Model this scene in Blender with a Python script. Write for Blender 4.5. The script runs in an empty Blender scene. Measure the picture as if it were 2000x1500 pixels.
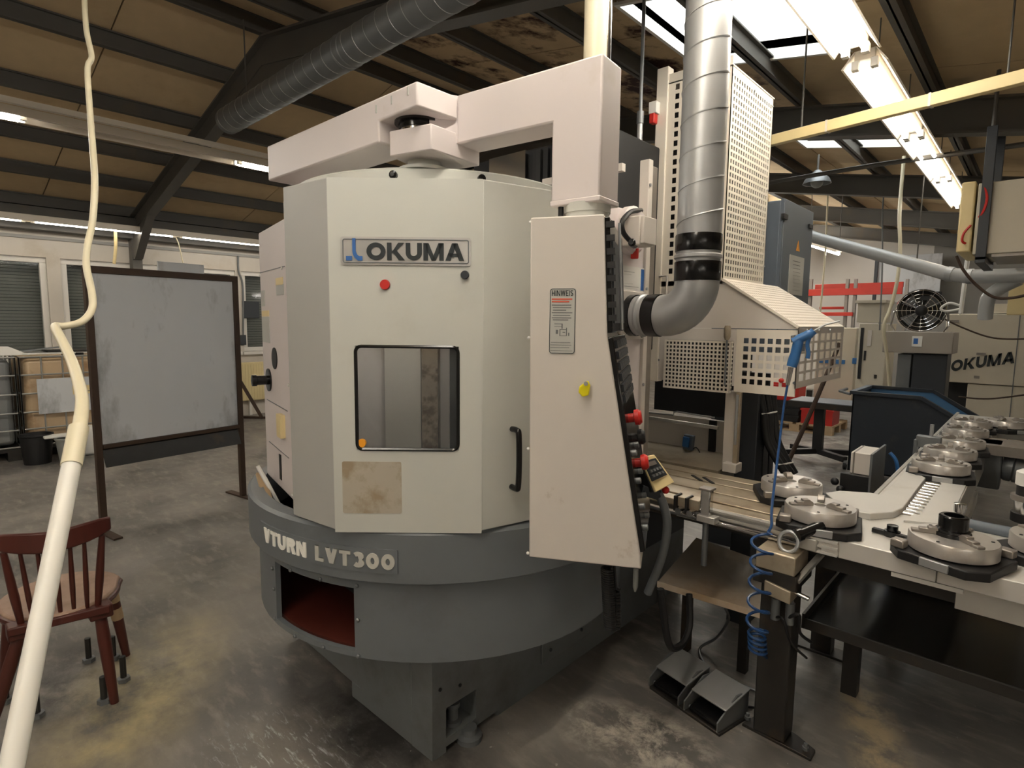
import bpy, math, random
from mathutils import Vector as V, Matrix
random.seed(4)
S = bpy.context.scene
COL = S.collection
PI = math.pi

# ---------------------------------------------------------------- camera
FPX, PITCH, YAW, ROLL, EYE = 1123.47, math.radians(6.222), math.radians(42.593), math.radians(0.5686), V((0, 0, 1.6))
_cy, _sy, _cp, _sp = math.cos(YAW), math.sin(YAW), math.cos(PITCH), math.sin(PITCH)
CF = V((-_sy*_cp, _cy*_cp, -_sp)); CR = V((_cy, _sy, 0)); CU = CR.cross(CF)
_c, _s = math.cos(ROLL), math.sin(ROLL)
CR, CU = _c*CR + _s*CU, -_s*CR + _c*CU
cam = bpy.data.cameras.new('camera'); camo = bpy.data.objects.new('camera', cam); COL.objects.link(camo)
cam.sensor_fit = 'HORIZONTAL'; cam.sensor_width = 36; cam.lens = FPX/2000*36; cam.clip_end = 80; cam.clip_start = .05
camo.matrix_world = Matrix(((CR.x, CU.x, -CF.x, EYE.x), (CR.y, CU.y, -CF.y, EYE.y), (CR.z, CU.z, -CF.z, EYE.z), (0, 0, 0, 1)))
S.camera = camo

# ---------------------------------------------------------------- sky and exposure
W = bpy.data.worlds.new('sky'); S.world = W; W.use_nodes = True
bg = W.node_tree.nodes['Background']; bg.inputs[0].default_value = (.93, .97, 1, 1); bg.inputs[1].default_value = 5.0
S.view_settings.view_transform = 'Standard'; S.view_settings.look = 'None'; S.view_settings.gamma = 1
S.view_settings.use_curve_mapping = False; S.view_settings.exposure = 0.82
TUBE_POWER = 30.0

# ---------------------------------------------------------------- reading points of the room
def ray(x, y): return CF + CR*((x-1000)/FPX) - CU*((y-750)/FPX)
def at(x, y, X=None, Y=None, Z=None, D=None):
    """the room point seen at photo position x, y on the plane X=, Y= or Z=, or at the ground distance D="""
    d = ray(x, y)
    if X is not None: k = X/d.x
    elif Y is not None: k = Y/d.y
    elif Z is not None: k = (Z-EYE.z)/d.z
    else: k = D/math.hypot(d.x, d.y)
    return EYE + d*k

class Fr:
    """an upright plane through o: u runs along it, z is up, w stands out of it"""
    def __init__(s, o, ang, ):
        s.o = V((o[0], o[1], 0)); s.u = V((math.cos(ang), math.sin(ang), 0)); s.n = V((math.sin(ang), -math.cos(ang), 0))
    def p(s, u, z, w=0): return s.o + s.u*u + V((0, 0, z)) + s.n*w
    def uz(s, x, y):
        d = ray(x, y); k = (s.o-EYE).dot(s.n)/d.dot(s.n); q = EYE + d*k
        return (q-s.o).dot(s.u), q.z

# ---------------------------------------------------------------- materials
def lin(c): return tuple(((v/255)/12.92 if v <= 10 else ((v/255+.055)/1.055)**2.4) for v in c)
MATS = {}
def mat(name, col, rough=.5, metal=0., var=.12, scale=7., dirt=None, dscale=3., dmin=.55, dmax=.75, bump=0., bscale=120., streak=None, emit=0., spec=.5, coord='Object'):
    if name in MATS: return MATS[name]
    m = bpy.data.materials.new(name); m.use_nodes = True; nt = m.node_tree; N = nt.nodes; L = nt.links
    b = N['Principled BSDF']; c = lin(col)
    b.inputs['Roughness'].default_value = rough; b.inputs['Metallic'].default_value = metal
    b.inputs['Specular IOR Level'].default_value = spec
    tc = N.new('ShaderNodeTexCoord'); src = tc.outputs[coord]
    if streak:
        mp = N.new('ShaderNodeMapping'); mp.inputs['Scale'].default_value = streak; L.new(src, mp.inputs[0]); ssrc = mp.outputs[0]
    else: ssrc = src
    nz = N.new('ShaderNodeTexNoise'); nz.inputs['Scale'].default_value = scale; nz.inputs['Detail'].default_value = 6; L.new(ssrc, nz.inputs[0])
    mx = N.new('ShaderNodeMix'); mx.data_type = 'RGBA'
    mx.inputs['A'].default_value = tuple(v*(1-var) for v in c)+(1,); mx.inputs['B'].default_value = tuple(min(1, v*(1+var)) for v in c)+(1,)
    L.new(nz.outputs[0], mx.inputs['Factor']); out = mx.outputs['Result']
    if dirt:
        nd = N.new('ShaderNodeTexNoise'); nd.inputs['Scale'].default_value = dscale; nd.inputs['Detail'].default_value = 8; nd.inputs['Roughness'].default_value = .65
        L.new(ssrc if streak else src, nd.inputs[0])
        mr = N.new('ShaderNodeMapRange'); mr.inputs['From Min'].default_value = dmin; mr.inputs['From Max'].default_value = dmax; L.new(nd.outputs[0], mr.inputs[0])
        m2 = N.new('ShaderNodeMix'); m2.data_type = 'RGBA'; L.new(mr.outputs[0], m2.inputs['Factor']); L.new(out, m2.inputs['A'])
        m2.inputs['B'].default_value = lin(dirt)+(1,); out = m2.outputs['Result']
    L.new(out, b.inputs['Base Color'])
    if bump:
        nb = N.new('ShaderNodeTexNoise'); nb.inputs['Scale'].default_value = bscale; nb.inputs['Detail'].default_value = 4; L.new(src, nb.inputs[0])
        bp = N.new('ShaderNodeBump'); bp.inputs['Strength'].default_value = bump; bp.inputs['Distance'].default_value = .01; L.new(nb.outputs[0], bp.inputs['Height']); L.new(bp.outputs[0], b.inputs['Normal'])
    if emit:
        b.inputs['Emission Color'].default_value = c+(1,); b.inputs['Emission Strength'].default_value = emit
    MATS[name] = m
    return m
def glassy(name, tint, clear, rough=.05):
    """thin sheet: lets light straight through, tinted, with a reflection on top"""
    if name in MATS: return MATS[name]
    m = bpy.data.materials.new(name); m.use_nodes = True; nt = m.node_tree; N = nt.nodes; L = nt.links
    N.remove(N['Principled BSDF']); o = N['Material Output']
    t = N.new('ShaderNodeBsdfTransparent'); t.inputs[0].default_value = lin(tint)+(1,)
    g = N.new('ShaderNodeBsdfGlossy'); g.inputs['Roughness'].default_value = rough
    d = N.new('ShaderNodeBsdfDiffuse'); d.inputs[0].default_value = lin((210, 214, 216))+(1,)
    nz = N.new('ShaderNodeTexNoise'); nz.inputs['Scale'].default_value = 3; tc = N.new('ShaderNodeTexCoord'); L.new(tc.outputs['Object'], nz.inputs[0])
    mm = N.new('ShaderNodeMath'); mm.operation = 'MULTIPLY'; mm.inputs[1].default_value = (1-clear)*1.2; L.new(nz.outputs[0], mm.inputs[0])
    m1 = N.new('ShaderNodeMixShader'); L.new(mm.outputs[0], m1.inputs[0]); L.new(t.outputs[0], m1.inputs[1]); L.new(d.outputs[0], m1.inputs[2])
    lw = N.new('ShaderNodeLayerWeight'); lw.inputs[0].default_value = .5
    pw = N.new('ShaderNodeMath'); pw.operation = 'POWER'; pw.inputs[1].default_value = 4.5; L.new(lw.outputs['Facing'], pw.inputs[0])
    fr = N.new('ShaderNodeMath'); fr.operation = 'MULTIPLY_ADD'; fr.inputs[1].default_value = .9; fr.inputs[2].default_value = .03; L.new(pw.outputs[0], fr.inputs[0])
    m2 = N.new('ShaderNodeMixShader'); L.new(fr.outputs[0], m2.inputs[0]); L.new(m1.outputs[0], m2.inputs[1]); L.new(g.outputs[0], m2.inputs[2])
    L.new(m2.outputs[0], o.inputs[0]); MATS[name] = m
    return m

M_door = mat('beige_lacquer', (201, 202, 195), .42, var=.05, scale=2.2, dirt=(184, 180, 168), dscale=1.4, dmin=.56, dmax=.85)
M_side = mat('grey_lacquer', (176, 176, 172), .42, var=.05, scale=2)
M_pink = mat('warm_white_enamel', (224, 215, 213), .45, var=.04, scale=3, dirt=(196, 184, 168), dscale=2.2, dmin=.6, dmax=.85)
M_ivory = mat('ivory_sheet', (213, 206, 198), .5, var=.06, scale=4, dirt=(150, 130, 105), dscale=5, dmin=.64, dmax=.8)
M_cream = mat('cream_perforated_sheet', (232, 224, 210), .45, var=.05, scale=5, dirt=(190, 165, 125), dscale=3, dmin=.62, dmax=.85)
M_grey = mat('slate_paint', (110, 115, 119), .42, var=.06, scale=9, dirt=(100, 103, 105), dscale=3)
M_greyd = mat('slate_casting', (110, 114, 115), .5, var=.08, scale=6, dirt=(84, 84, 80), dscale=2.2, bump=.06, bscale=60)
M_black = mat('black_rubber', (26, 26, 27), .5, var=.15)
M_blackg = mat('black_gloss', (18, 18, 19), .18, var=.1)
M_tape = mat('black_tape', (14, 14, 15), .22, var=.2, scale=30)
M_dark = mat('dark_machine_paint', (47, 51, 56), .5, var=.12)
M_void = mat('dark_inside', (30, 30, 31), .7, var=.2)
M_galv = mat('galvanised_steel', (172, 174, 175), .42, .55, var=.1, scale=14, streak=(1, 1, .25))
M_galvd = mat('old_galvanised_steel', (124, 127, 129), .45, .5, var=.14, scale=12)
M_alu = mat('aluminium', (196, 194, 188), .34, .55, var=.07, scale=20, dirt=(150, 140, 122), dscale=4, dmin=.58, dmax=.8)
M_alup = mat('aluminium_plate', (214, 211, 205), .38, .25, var=.05, scale=12, dirt=(178, 170, 156), dscale=3.5, dmin=.55, dmax=.85)
M_bed = mat('stained_steel_bed', (178, 166, 145), .4, .4, var=.14, scale=10, dirt=(116, 90, 58), dscale=3.2, dmin=.5, dmax=.78)
M_chuck = mat('machined_steel', (206, 201, 195), .3, .6, var=.06, scale=25, dirt=(172, 158, 144), dscale=6, dmin=.56, dmax=.8)
M_jaw = mat('jaw_steel', (148, 141, 134), .4, .5, var=.14, scale=30)
M_chrome = mat('chrome', (215, 215, 215), .12, 1., var=.04)
M_steel = mat('black_steel', (52, 50, 47), .45, .3, var=.2, scale=10, dirt=(84, 66, 46), dscale=5, dmin=.55, dmax=.8)
M_beam = mat('painted_roof_steel', (92, 89, 84), .55, .0, var=.12, scale=5, dirt=(104, 94, 80), dscale=3)
M_rust = mat('rusty_frame', (66, 50, 38), .6, .2, var=.25, scale=14)
M_rustc = mat('rust_speckled_column', (150, 134, 116), .6, .1, var=.2, scale=30, dirt=(92, 70, 52), dscale=14, dmin=.5, dmax=.6)
M_wood = mat('red_stained_wood', (80, 35, 26), .42, var=.25, scale=18, streak=(1, 1, .2), dirt=(58, 30, 20), dscale=6)
M_woodw = mat('worn_seat_wood', (176, 146, 126), .5, var=.15, scale=10, dirt=(140, 112, 92), dscale=5, dmin=.45, dmax=.7)
M_board = mat('whiteboard_sheet', (204, 207, 210), .32, var=.05, scale=5, dirt=(118, 120, 118), dscale=2.6, dmin=.52, dmax=.74, streak=(1, 1, .45))
M_wall = mat('wall_plaster', (200, 193, 182), .85, var=.06, scale=3, dirt=(180, 168, 150), dscale=1.2)
M_taupe = mat('taupe_paint', (158, 150, 140), .5, var=.06)
M_pvc = mat('grey_plastic_pipe', (176, 178, 178), .35, var=.06)
M_wallb = mat('far_wall_plaster', (230, 226, 220), .85, var=.05, scale=2)
M_wallg = mat('grey_wall_paint', (150, 148, 143), .85, var=.07, scale=3)
M_winf = mat('white_window_plastic', (222, 218, 210), .4, var=.04)
M_blind = mat('shutter_slats', (146, 143, 134), .6, var=.1)
M_ceil = mat('brown_insulation_board', (212, 188, 150), .9, var=.08, scale=9, bump=.15, bscale=160, dirt=(196, 168, 128), dscale=1.5)
M_ceils = mat('water_stained_board', (206, 180, 142), .9, var=.14, scale=9, bump=.15, bscale=160, dirt=(58, 26, 18), dscale=2.4, dmin=.5, dmax=.62)
M_white = mat('white_plastic', (232, 230, 224), .4, var=.04)
M_lampw = mat('white_lamp_housing', (226, 216, 200), .4, var=.05)
M_tubew = mat('wall_fluorescent_tube', (255, 249, 238), .3, var=0, emit=11.0)
M_tubef = mat('added_bright_tube', (255, 249, 238), .3, var=0, emit=70.0)
M_tubes = mat('dimmer_fluorescent_tube', (255, 249, 238), .3, var=0, emit=5.0)
M_tube = mat('lit_fluorescent_tube', (255, 249, 238), .3, var=0, emit=TUBE_POWER)
M_yel = mat('aged_yellow_trunking', (234, 214, 160), .5, var=.08)
M_red = mat('red_plastic', (196, 42, 34), .4, var=.1)
M_redp = mat('red_rack_paint', (200, 58, 44), .45, var=.12)
M_orange = mat('orange_sticker', (240, 160, 40), .4, var=.05)
M_yellow = mat('yellow_tag', (236, 222, 20), .4, var=.03)
M_blue = mat('blue_plastic', (52, 104, 160), .35, var=.08)
M_bluel = mat('blue_hose', (34, 68, 114), .3, var=.1)
M_blued = mat('dark_blue_skip_paint', (36, 42, 50), .5, var=.15, dirt=(60, 60, 58), dscale=4)
M_bluein = mat('skip_inside_blue', (74, 118, 158), .5, var=.15)
M_cab = mat('blue_grey_cabinet', (96, 105, 116), .45, var=.06)
M_hose = mat('cream_hose', (228, 219, 190), .38, var=.05)
M_pole = mat('white_pole', (236, 234, 226), .35, var=.04)
M_letd = mat('letter_charcoal', (38, 44, 46), .4, var=.05)
M_letw = mat('letter_cream', (252, 250, 242), .8, var=.02)
M_letb = mat('letter_blue', (52, 104, 172), .4, var=.04)
M_letr = mat('letter_red', (214, 92, 66), .5, var=.05)
M_print = mat('small_print_grey', (110, 112, 112), .6, var=.1)
M_plate = mat('brushed_nameplate', (192, 190, 186), .3, .6, var=.12, scale=4, streak=(1, 1, 6))
M_label = mat('silver_label', (196, 196, 190), .4, .2, var=.06)
M_worn = mat('worn_label', (182, 174, 158), .5, var=.1, scale=14, dirt=(158, 142, 118), dscale=9, dmin=.45, dmax=.6)
M_redfl = mat('red_oxide_primer', (84, 36, 27), .5, var=.2)
M_mach = mat('beige_machine_paint', (204, 196, 178), .5, var=.05)
M_radi = mat('radiator_enamel', (216, 200, 152), .5, var=.04)
M_tankb = mat('stained_tank_plastic', (196, 172, 140), .45, var=.14, scale=5, dirt=(150, 112, 74), dscale=2.6, dmin=.5, dmax=.7)
M_tankg = mat('grey_tank_plastic', (120, 122, 122), .45, var=.1)
M_wire = mat('cage_wire', (160, 160, 156), .4, .6, var=.1)
M_pallet = mat('pallet_wood', (190, 164, 130), .7, var=.18, scale=12)
M_clear = mat('cloudy_plastic', (150, 152, 148), .3, var=.25, scale=10)
M_tin = mat('sheet_steel_rusty', (214, 202, 186), .36, .2, var=.1, scale=6, dirt=(186, 146, 92), dscale=1.6, dmin=.5, dmax=.75)
M_tray = mat('oily_drip_tray', (40, 39, 37), .16, .5, var=.25, scale=5, dirt=(70, 60, 46), dscale=2.5, streak=(.6, 2.2, 1))
M_glass = glassy('door_glass', (222, 224, 224), .9)
M_wglass = glassy('window_glass', (235, 238, 238), .97)
M_sky = glassy('skylight_plastic', (250, 250, 248), .8, .3)

# floor: oily screed with pale scuffs, yellow dust by the chair
def floor_mat():
    m = bpy.data.materials.new('oily_screed'); m.use_nodes = True; nt = m.node_tree; N = nt.nodes; L = nt.links
    b = N['Principled BSDF']; tc = N.new('ShaderNodeTexCoord'); O = tc.outputs['Object']
    def noise(sc, det=8, ro=.6, st=None, dist=0):
        s = O
        if st:
            mp = N.new('ShaderNodeMapping'); mp.inputs['Scale'].default_value = st; mp.inputs['Rotation'].default_value = (0, 0, .6); L.new(O, mp.inputs[0]); s = mp.outputs[0]
        n = N.new('ShaderNodeTexNoise'); n.inputs['Scale'].default_value = sc; n.inputs['Detail'].default_value = det; n.inputs['Roughness'].default_value = ro; n.inputs['Distortion'].default_value = dist; L.new(s, n.inputs[0]); return n.outputs[0]
    def rng(v, a, b_, c=0, d=1):
        r = N.new('ShaderNodeMapRange'); r.inputs['From Min'].default_value = a; r.inputs['From Max'].default_value = b_; r.inputs['To Min'].default_value = c; r.inputs['To Max'].default_value = d; L.new(v, r.inputs[0]); return r.outputs[0]
    def mix(f, a, col):
        x = N.new('ShaderNodeMix'); x.data_type = 'RGBA'; L.new(f, x.inputs['Factor'])
        if isinstance(a, tuple): x.inputs['A'].default_value = a
        else: L.new(a, x.inputs['A'])
        x.inputs['B'].default_value = lin(col)+(1,); return x.outputs['Result']
    def mul(a, b_):
        x = N.new('ShaderNodeMath'); x.operation = 'MULTIPLY'; L.new(a, x.inputs[0])
        if isinstance(b_, float): x.inputs[1].default_value = b_
        else: L.new(b_, x.inputs[1])
        return x.outputs[0]
    def blob(cx, cy, rx, ry, rot=0):
        mp = N.new('ShaderNodeMapping'); mp.vector_type = 'TEXTURE'; mp.inputs['Location'].default_value = (cx, cy, 0); mp.inputs['Rotation'].default_value = (0, 0, rot); mp.inputs['Scale'].default_value = (rx, ry, 1); L.new(O, mp.inputs[0])
        ln = N.new('ShaderNodeVectorMath'); ln.operation = 'LENGTH'; L.new(mp.outputs[0], ln.inputs[0]); return rng(ln.outputs['Value'], 1.0, .35)
    out = mix(rng(noise(1.3), .35, .65), lin((138, 133, 127))+(1,), (88, 86, 84))
    out = mix(rng(noise(5, st=(1, 3, 1)), .5, .75), out, (150, 143, 134))
    out = mix(mul(rng(noise(3.4, 10, .7), .36, .72), mul(blob(-2.72, .62, .85, .36, -.64), 1.0)), out, (198, 184, 140))
    out = mix(mul(rng(noise(2.2, 8, .7), .38, .7), mul(blob(-3.5, 1.2, 1.1, .6, -.6), .5)), out, (150, 144, 128))
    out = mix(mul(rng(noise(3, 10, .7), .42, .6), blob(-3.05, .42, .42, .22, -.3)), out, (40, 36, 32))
    out = mix(mul(rng(noise(13, 10, .75, st=(1, 4.5, 1), dist=.5), .54, .66), mul(blob(-1.9, .95, .45, .28, .6), 1.0)), out, (214, 218, 220))
    out = mix(mul(rng(noise(8, 10, .75, dist=.3), .46, .6), mul(blob(-1.05, 1.86, .36, .22, .3), 1.0)), out, (200, 192, 180))
    out = mix(mul(rng(noise(6, 10, .7, dist=.3), .40, .56), mul(blob(-.36, 2.5, .13, .55, .35), 1.0)), out, (196, 178, 146))
    out = mix(mul(rng(noise(3, 10, .7, dist=1), .45, .6), mul(blob(-1.7, 8.5, 1.6, 3.5), .9)), out, (168, 166, 160))
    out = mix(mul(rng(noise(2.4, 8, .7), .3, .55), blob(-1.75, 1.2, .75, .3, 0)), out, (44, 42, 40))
    out = mix(rng(noise(38, 3), .70, .74), out, (170, 166, 158))
    L.new(out, b.inputs['Base Color'])
    L.new(rng(noise(2.5), .3, .7, .3, .6), b.inputs['Roughness'])
    bp = N.new('ShaderNodeBump'); bp.inputs['Strength'].default_value = .25; bp.inputs['Distance'].default_value = .01; L.new(noise(14), bp.inputs['Height']); L.new(bp.outputs[0], b.inputs['Normal'])
    return m
M_floor = floor_mat()

# ---------------------------------------------------------------- mesh building
WORLD = {}                                    # where each parent stands
class MB:
    def __init__(s): s.v = []; s.f = []; s.sm = []
    def face(s, idx, sm=False): s.f.append(tuple(idx)); s.sm.append(sm)
    def add(s, pts): n = len(s.v); s.v += [V(p) for p in pts]; return n
    def hexa(s, p):                            # p: 4 bottom, 4 top, both counter-clockwise seen from above
        n = s.add(p)
        for q in ((3, 2, 1, 0), (4, 5, 6, 7), (0, 1, 5, 4), (1, 2, 6, 5), (2, 3, 7, 6), (3, 0, 4, 7)): s.face([n+i for i in q])
        return s
    def box(s, x0, x1, y0, y1, z0, z1): return s.hexa([(x0, y0, z0), (x1, y0, z0), (x1, y1, z0), (x0, y1, z0), (x0, y0, z1), (x1, y0, z1), (x1, y1, z1), (x0, y1, z1)])
    def fbox(s, F, u0, u1, z0, z1, w0, w1):    # box in a frame; w1 is the outer side
        return s.hexa([F.p(u0, z0, w1), F.p(u1, z0, w1), F.p(u1, z0, w0), F.p(u0, z0, w0), F.p(u0, z1, w1), F.p(u1, z1, w1), F.p(u1, z1, w0), F.p(u0, z1, w0)])
    def bar(s, a, b, w, h, up=(0, 0, 1)):      # square bar from a to b
        a, b = V(a), V(b); d = (b-a).normalized(); r = d.cross(V(up))
        if r.length < 1e-5: r = d.cross(V((1, 0, 0)))
        r.normalize(); t = r.cross(d); r *= w/2; t *= h/2
        return s.hexa([a-r-t, a+r-t, b+r-t, b-r-t, a-r+t, a+r+t, b+r+t, b-r+t])
    def prism(s, pts, z0, z1, sm=False):       # pts counter-clockwise
        k = len(pts); n = s.add([(p[0], p[1], z0) for p in pts]+[(p[0], p[1], z1) for p in pts])
        s.face([n+i for i in range(k-1, -1, -1)]); s.face([n+k+i for i in range(k)])
        for i in range(k): j = (i+1) % k; s.face((n+i, n+j, n+k+j, n+k+i), sm)
        return s
    def fprism(s, F, pts, w0, w1, sm=False):   # outline in u, z of a frame
        a = sum(pts[i][0]*pts[(i+1) % len(pts)][1]-pts[(i+1) % len(pts)][0]*pts[i][1] for i in range(len(pts)))
        if a < 0: pts = pts[::-1]
        k = len(pts); n = s.add([F.p(p[0], p[1], w0) for p in pts]+[F.p(p[0], p[1], w1) for p in pts])
        s.face([n+i for i in range(k-1, -1, -1)]); s.face([n+k+i for i in range(k)])
        for i in range(k): j = (i+1) % k; s.face((n+i, n+j, n+k+j, n+k+i), sm)
        return s
    def cyl(s, a, b, r0, r1=None, n=20, caps=True):
        return s.tube([a, b], [r0, r0 if r1 is None else r1], n, caps)
    def tube(s, pts, r, n=10, caps=True, closed=False):
        pts = [V(p) for p in pts]; K = len(pts); rr = r if isinstance(r, (list, tuple)) else [r]*K
        def tan(i):
            a = pts[(i-1) % K] if closed or i > 0 else pts[i]; b = pts[(i+1) % K] if closed or i < K-1 else pts[i]
            d = b-a
            return d.normalized() if d.length > 1e-9 else V((0, 0, 1))
        t = tan(0); e = t.cross(V((0, 0, 1)))
        if e.length < 1e-3: e = t.cross(V((1, 0, 0)))
        e.normalize(); base = []
        for i in range(K):
            t = tan(i); e = e-t*e.dot(t)
            if e.length < 1e-6: e = t.orthogonal()
            e.normalize(); g = t.cross(e)
            base.append(s.add([pts[i]+(e*math.cos(2*PI*j/n)+g*math.sin(2*PI*j/n))*rr[i] for j in range(n)]))
        for i in range(K if closed else K-1):
            a, b = base[i], base[(i+1) % K]
            for j in range(n): k = (j+1) % n; s.face((a+j, a+k, b+k, b+j), True)
        if caps and not closed:
            s.face([base[0]+j for j in range(n-1, -1, -1)]); s.face([base[-1]+j for j in range(n)])
        return s
    def lathe(s, prof, c=(0, 0, 0), n=32, axis=None):   # prof: (radius, height); axis None = up
        c = V(c); ax = V(axis or (0, 0, 1)).normalized(); e = ax.orthogonal().normalized() if axis else V((1, 0, 0)); g = ax.cross(e); base = []
        for r, h in prof: base.append(s.add([c+ax*h+(e*math.cos(2*PI*j/n)+g*math.sin(2*PI*j/n))*r for j in range(n)]))
        for i in range(len(prof)-1):
            a, b = base[i], base[i+1]; flat = abs(prof[i][1]-prof[i+1][1]) < 1e-6
            for j in range(n): k = (j+1) % n; s.face((a+j, a+k, b+k, b+j), not flat)
        if prof[0][0] > 1e-6: s.face([base[0]+j for j in range(n-1, -1, -1)])
        if prof[-1][0] > 1e-6: s.face([base[-1]+j for j in range(n)])
        return s
    def sphere(s, c, r, n=14, m=8, sc=(1, 1, 1)):
        c = V(c); rows = []
        for i in range(m+1):
            t = PI*i/m; rows.append(s.add([c+V((math.sin(t)*math.cos(2*PI*j/n)*r*sc[0], math.sin(t)*math.sin(2*PI*j/n)*r*sc[1], math.cos(t)*r*sc[2])) for j in range(n)]))
        for i in range(m):
            for j in range(n): k = (j+1) % n; s.face((rows[i]+j, rows[i+1]+j, rows[i+1]+k, rows[i]+k), True)
        return s
    def sheet(s, P, us, vs, hole, sm=False):
        """solid sheet on a grid us x vs; P(u, v, side) gives the point, side 0 back, 1 front; hole(i, j) leaves a cell out"""
        nu, nv = len(us), len(vs); idx = {}
        def vid(i, j, k):
            if (i, j, k) not in idx: idx[(i, j, k)] = s.add([P(us[i], vs[j], k)])
            return idx[(i, j, k)]
        solid = lambda i, j: 0 <= i < nu-1 and 0 <= j < nv-1 and not hole(i, j)
        for i in range(nu-1):
            for j in range(nv-1):
                if not solid(i, j): continue
                q = ((i, j), (i+1, j), (i+1, j+1), (i, j+1))
                s.face([vid(a, b, 1) for a, b in q], sm); s.face([vid(a, b, 0) for a, b in q[::-1]], sm)
                for (di, dj), (p, r) in zip(((0, -1), (1, 0), (0, 1), (-1, 0)), ((0, 1), (1, 2), (2, 3), (3, 0))):
                    if not solid(i+di, j+dj):
                        a, b = q[p], q[r]; s.face((vid(*a, 1), vid(*a, 0), vid(*b, 0), vid(*b, 1)))
        return s
    def perf(s, P, u0, u1, v0, v1, nu, nv, fill=.55, mu=.02, mv=.02):
        """sheet with nu x nv square holes and a plain margin"""
        def lines(a, b, n, m):
            st = (b-a-2*m)/n; o = [a]
            for k in range(n): o += [a+m+st*(k+.5-fill/2), a+m+st*(k+.5+fill/2)]
            return o+[b]
        return s.sheet(P, lines(u0, u1, nu, mu), lines(v0, v1, nv, mv), lambda i, j: i % 2 == 1 and j % 2 == 1)
    def fsheet(s, F, u0, u1, z0, z1, w0, w1, holes=()):
        us = sorted({u0, u1, *[h[0] for h in holes], *[h[1] for h in holes]}); vs = sorted({z0, z1, *[h[2] for h in holes], *[h[3] for h in holes]})
        return s.sheet(lambda u, v, k: F.p(u, v, w1 if k else w0), us, vs, lambda i, j: any(h[0] <= us[i] and us[i+1] <= h[1] and h[2] <= vs[j] and vs[j+1] <= h[3] for h in holes))
    def build(s, name, m, parent=None, bevel=0, kind=None, label=None, cat=None, group=None, loc=None):
        me = bpy.data.meshes.new(name)
        if parent is not None: off = WORLD[parent.name]
        elif loc is not None: off = V(loc)
        else:
            xs = [p.x for p in s.v]; ys = [p.y for p in s.v]; off = V(((min(xs)+max(xs))/2, (min(ys)+max(ys))/2, min(p.z for p in s.v)))
        me.from_pydata([tuple(p-off) for p in s.v], [], s.f); me.polygons.foreach_set('use_smooth', s.sm); me.materials.append(m); me.update(); me.set_sharp_from_angle(angle=math.radians(38))
        o = bpy.data.objects.new(name, me); COL.objects.link(o)
        if parent is not None: o.parent = parent
        else: o.location = off
        WORLD[o.name] = off.copy()
        if bevel:
            b = o.modifiers.new('edge', 'BEVEL'); b.width = bevel; b.segments = 2; b.limit_method = 'ANGLE'; b.angle_limit = math.radians(50)
        for k, v in (('kind', kind), ('label', label), ('category', cat), ('group', group)):
            if v: o[k] = v
        return o
def thing(name, label, cat, loc=(0, 0, 0), group=None, kind=None):
    o = bpy.data.objects.new(name, None); COL.objects.link(o); o.location = loc; o.empty_display_size = .1; WORLD[o.name] = V(loc)
    if label: o['label'] = label
    if cat: o['category'] = cat
    if group: o['group'] = group
    if kind: o['kind'] = kind
    return o
def kids(o): return [c for c in bpy.data.objects if c.parent == o]
def dup(o, loc, rz=0, label=None, parent=None):
    c = o.copy(); COL.objects.link(c)
    if parent is None: c.location = loc; c.rotation_euler = (0, 0, rz)
    else: c.parent = parent
    if label: c['label'] = label
    for k in kids(o): dup(k, None, parent=c)
    return c

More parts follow.
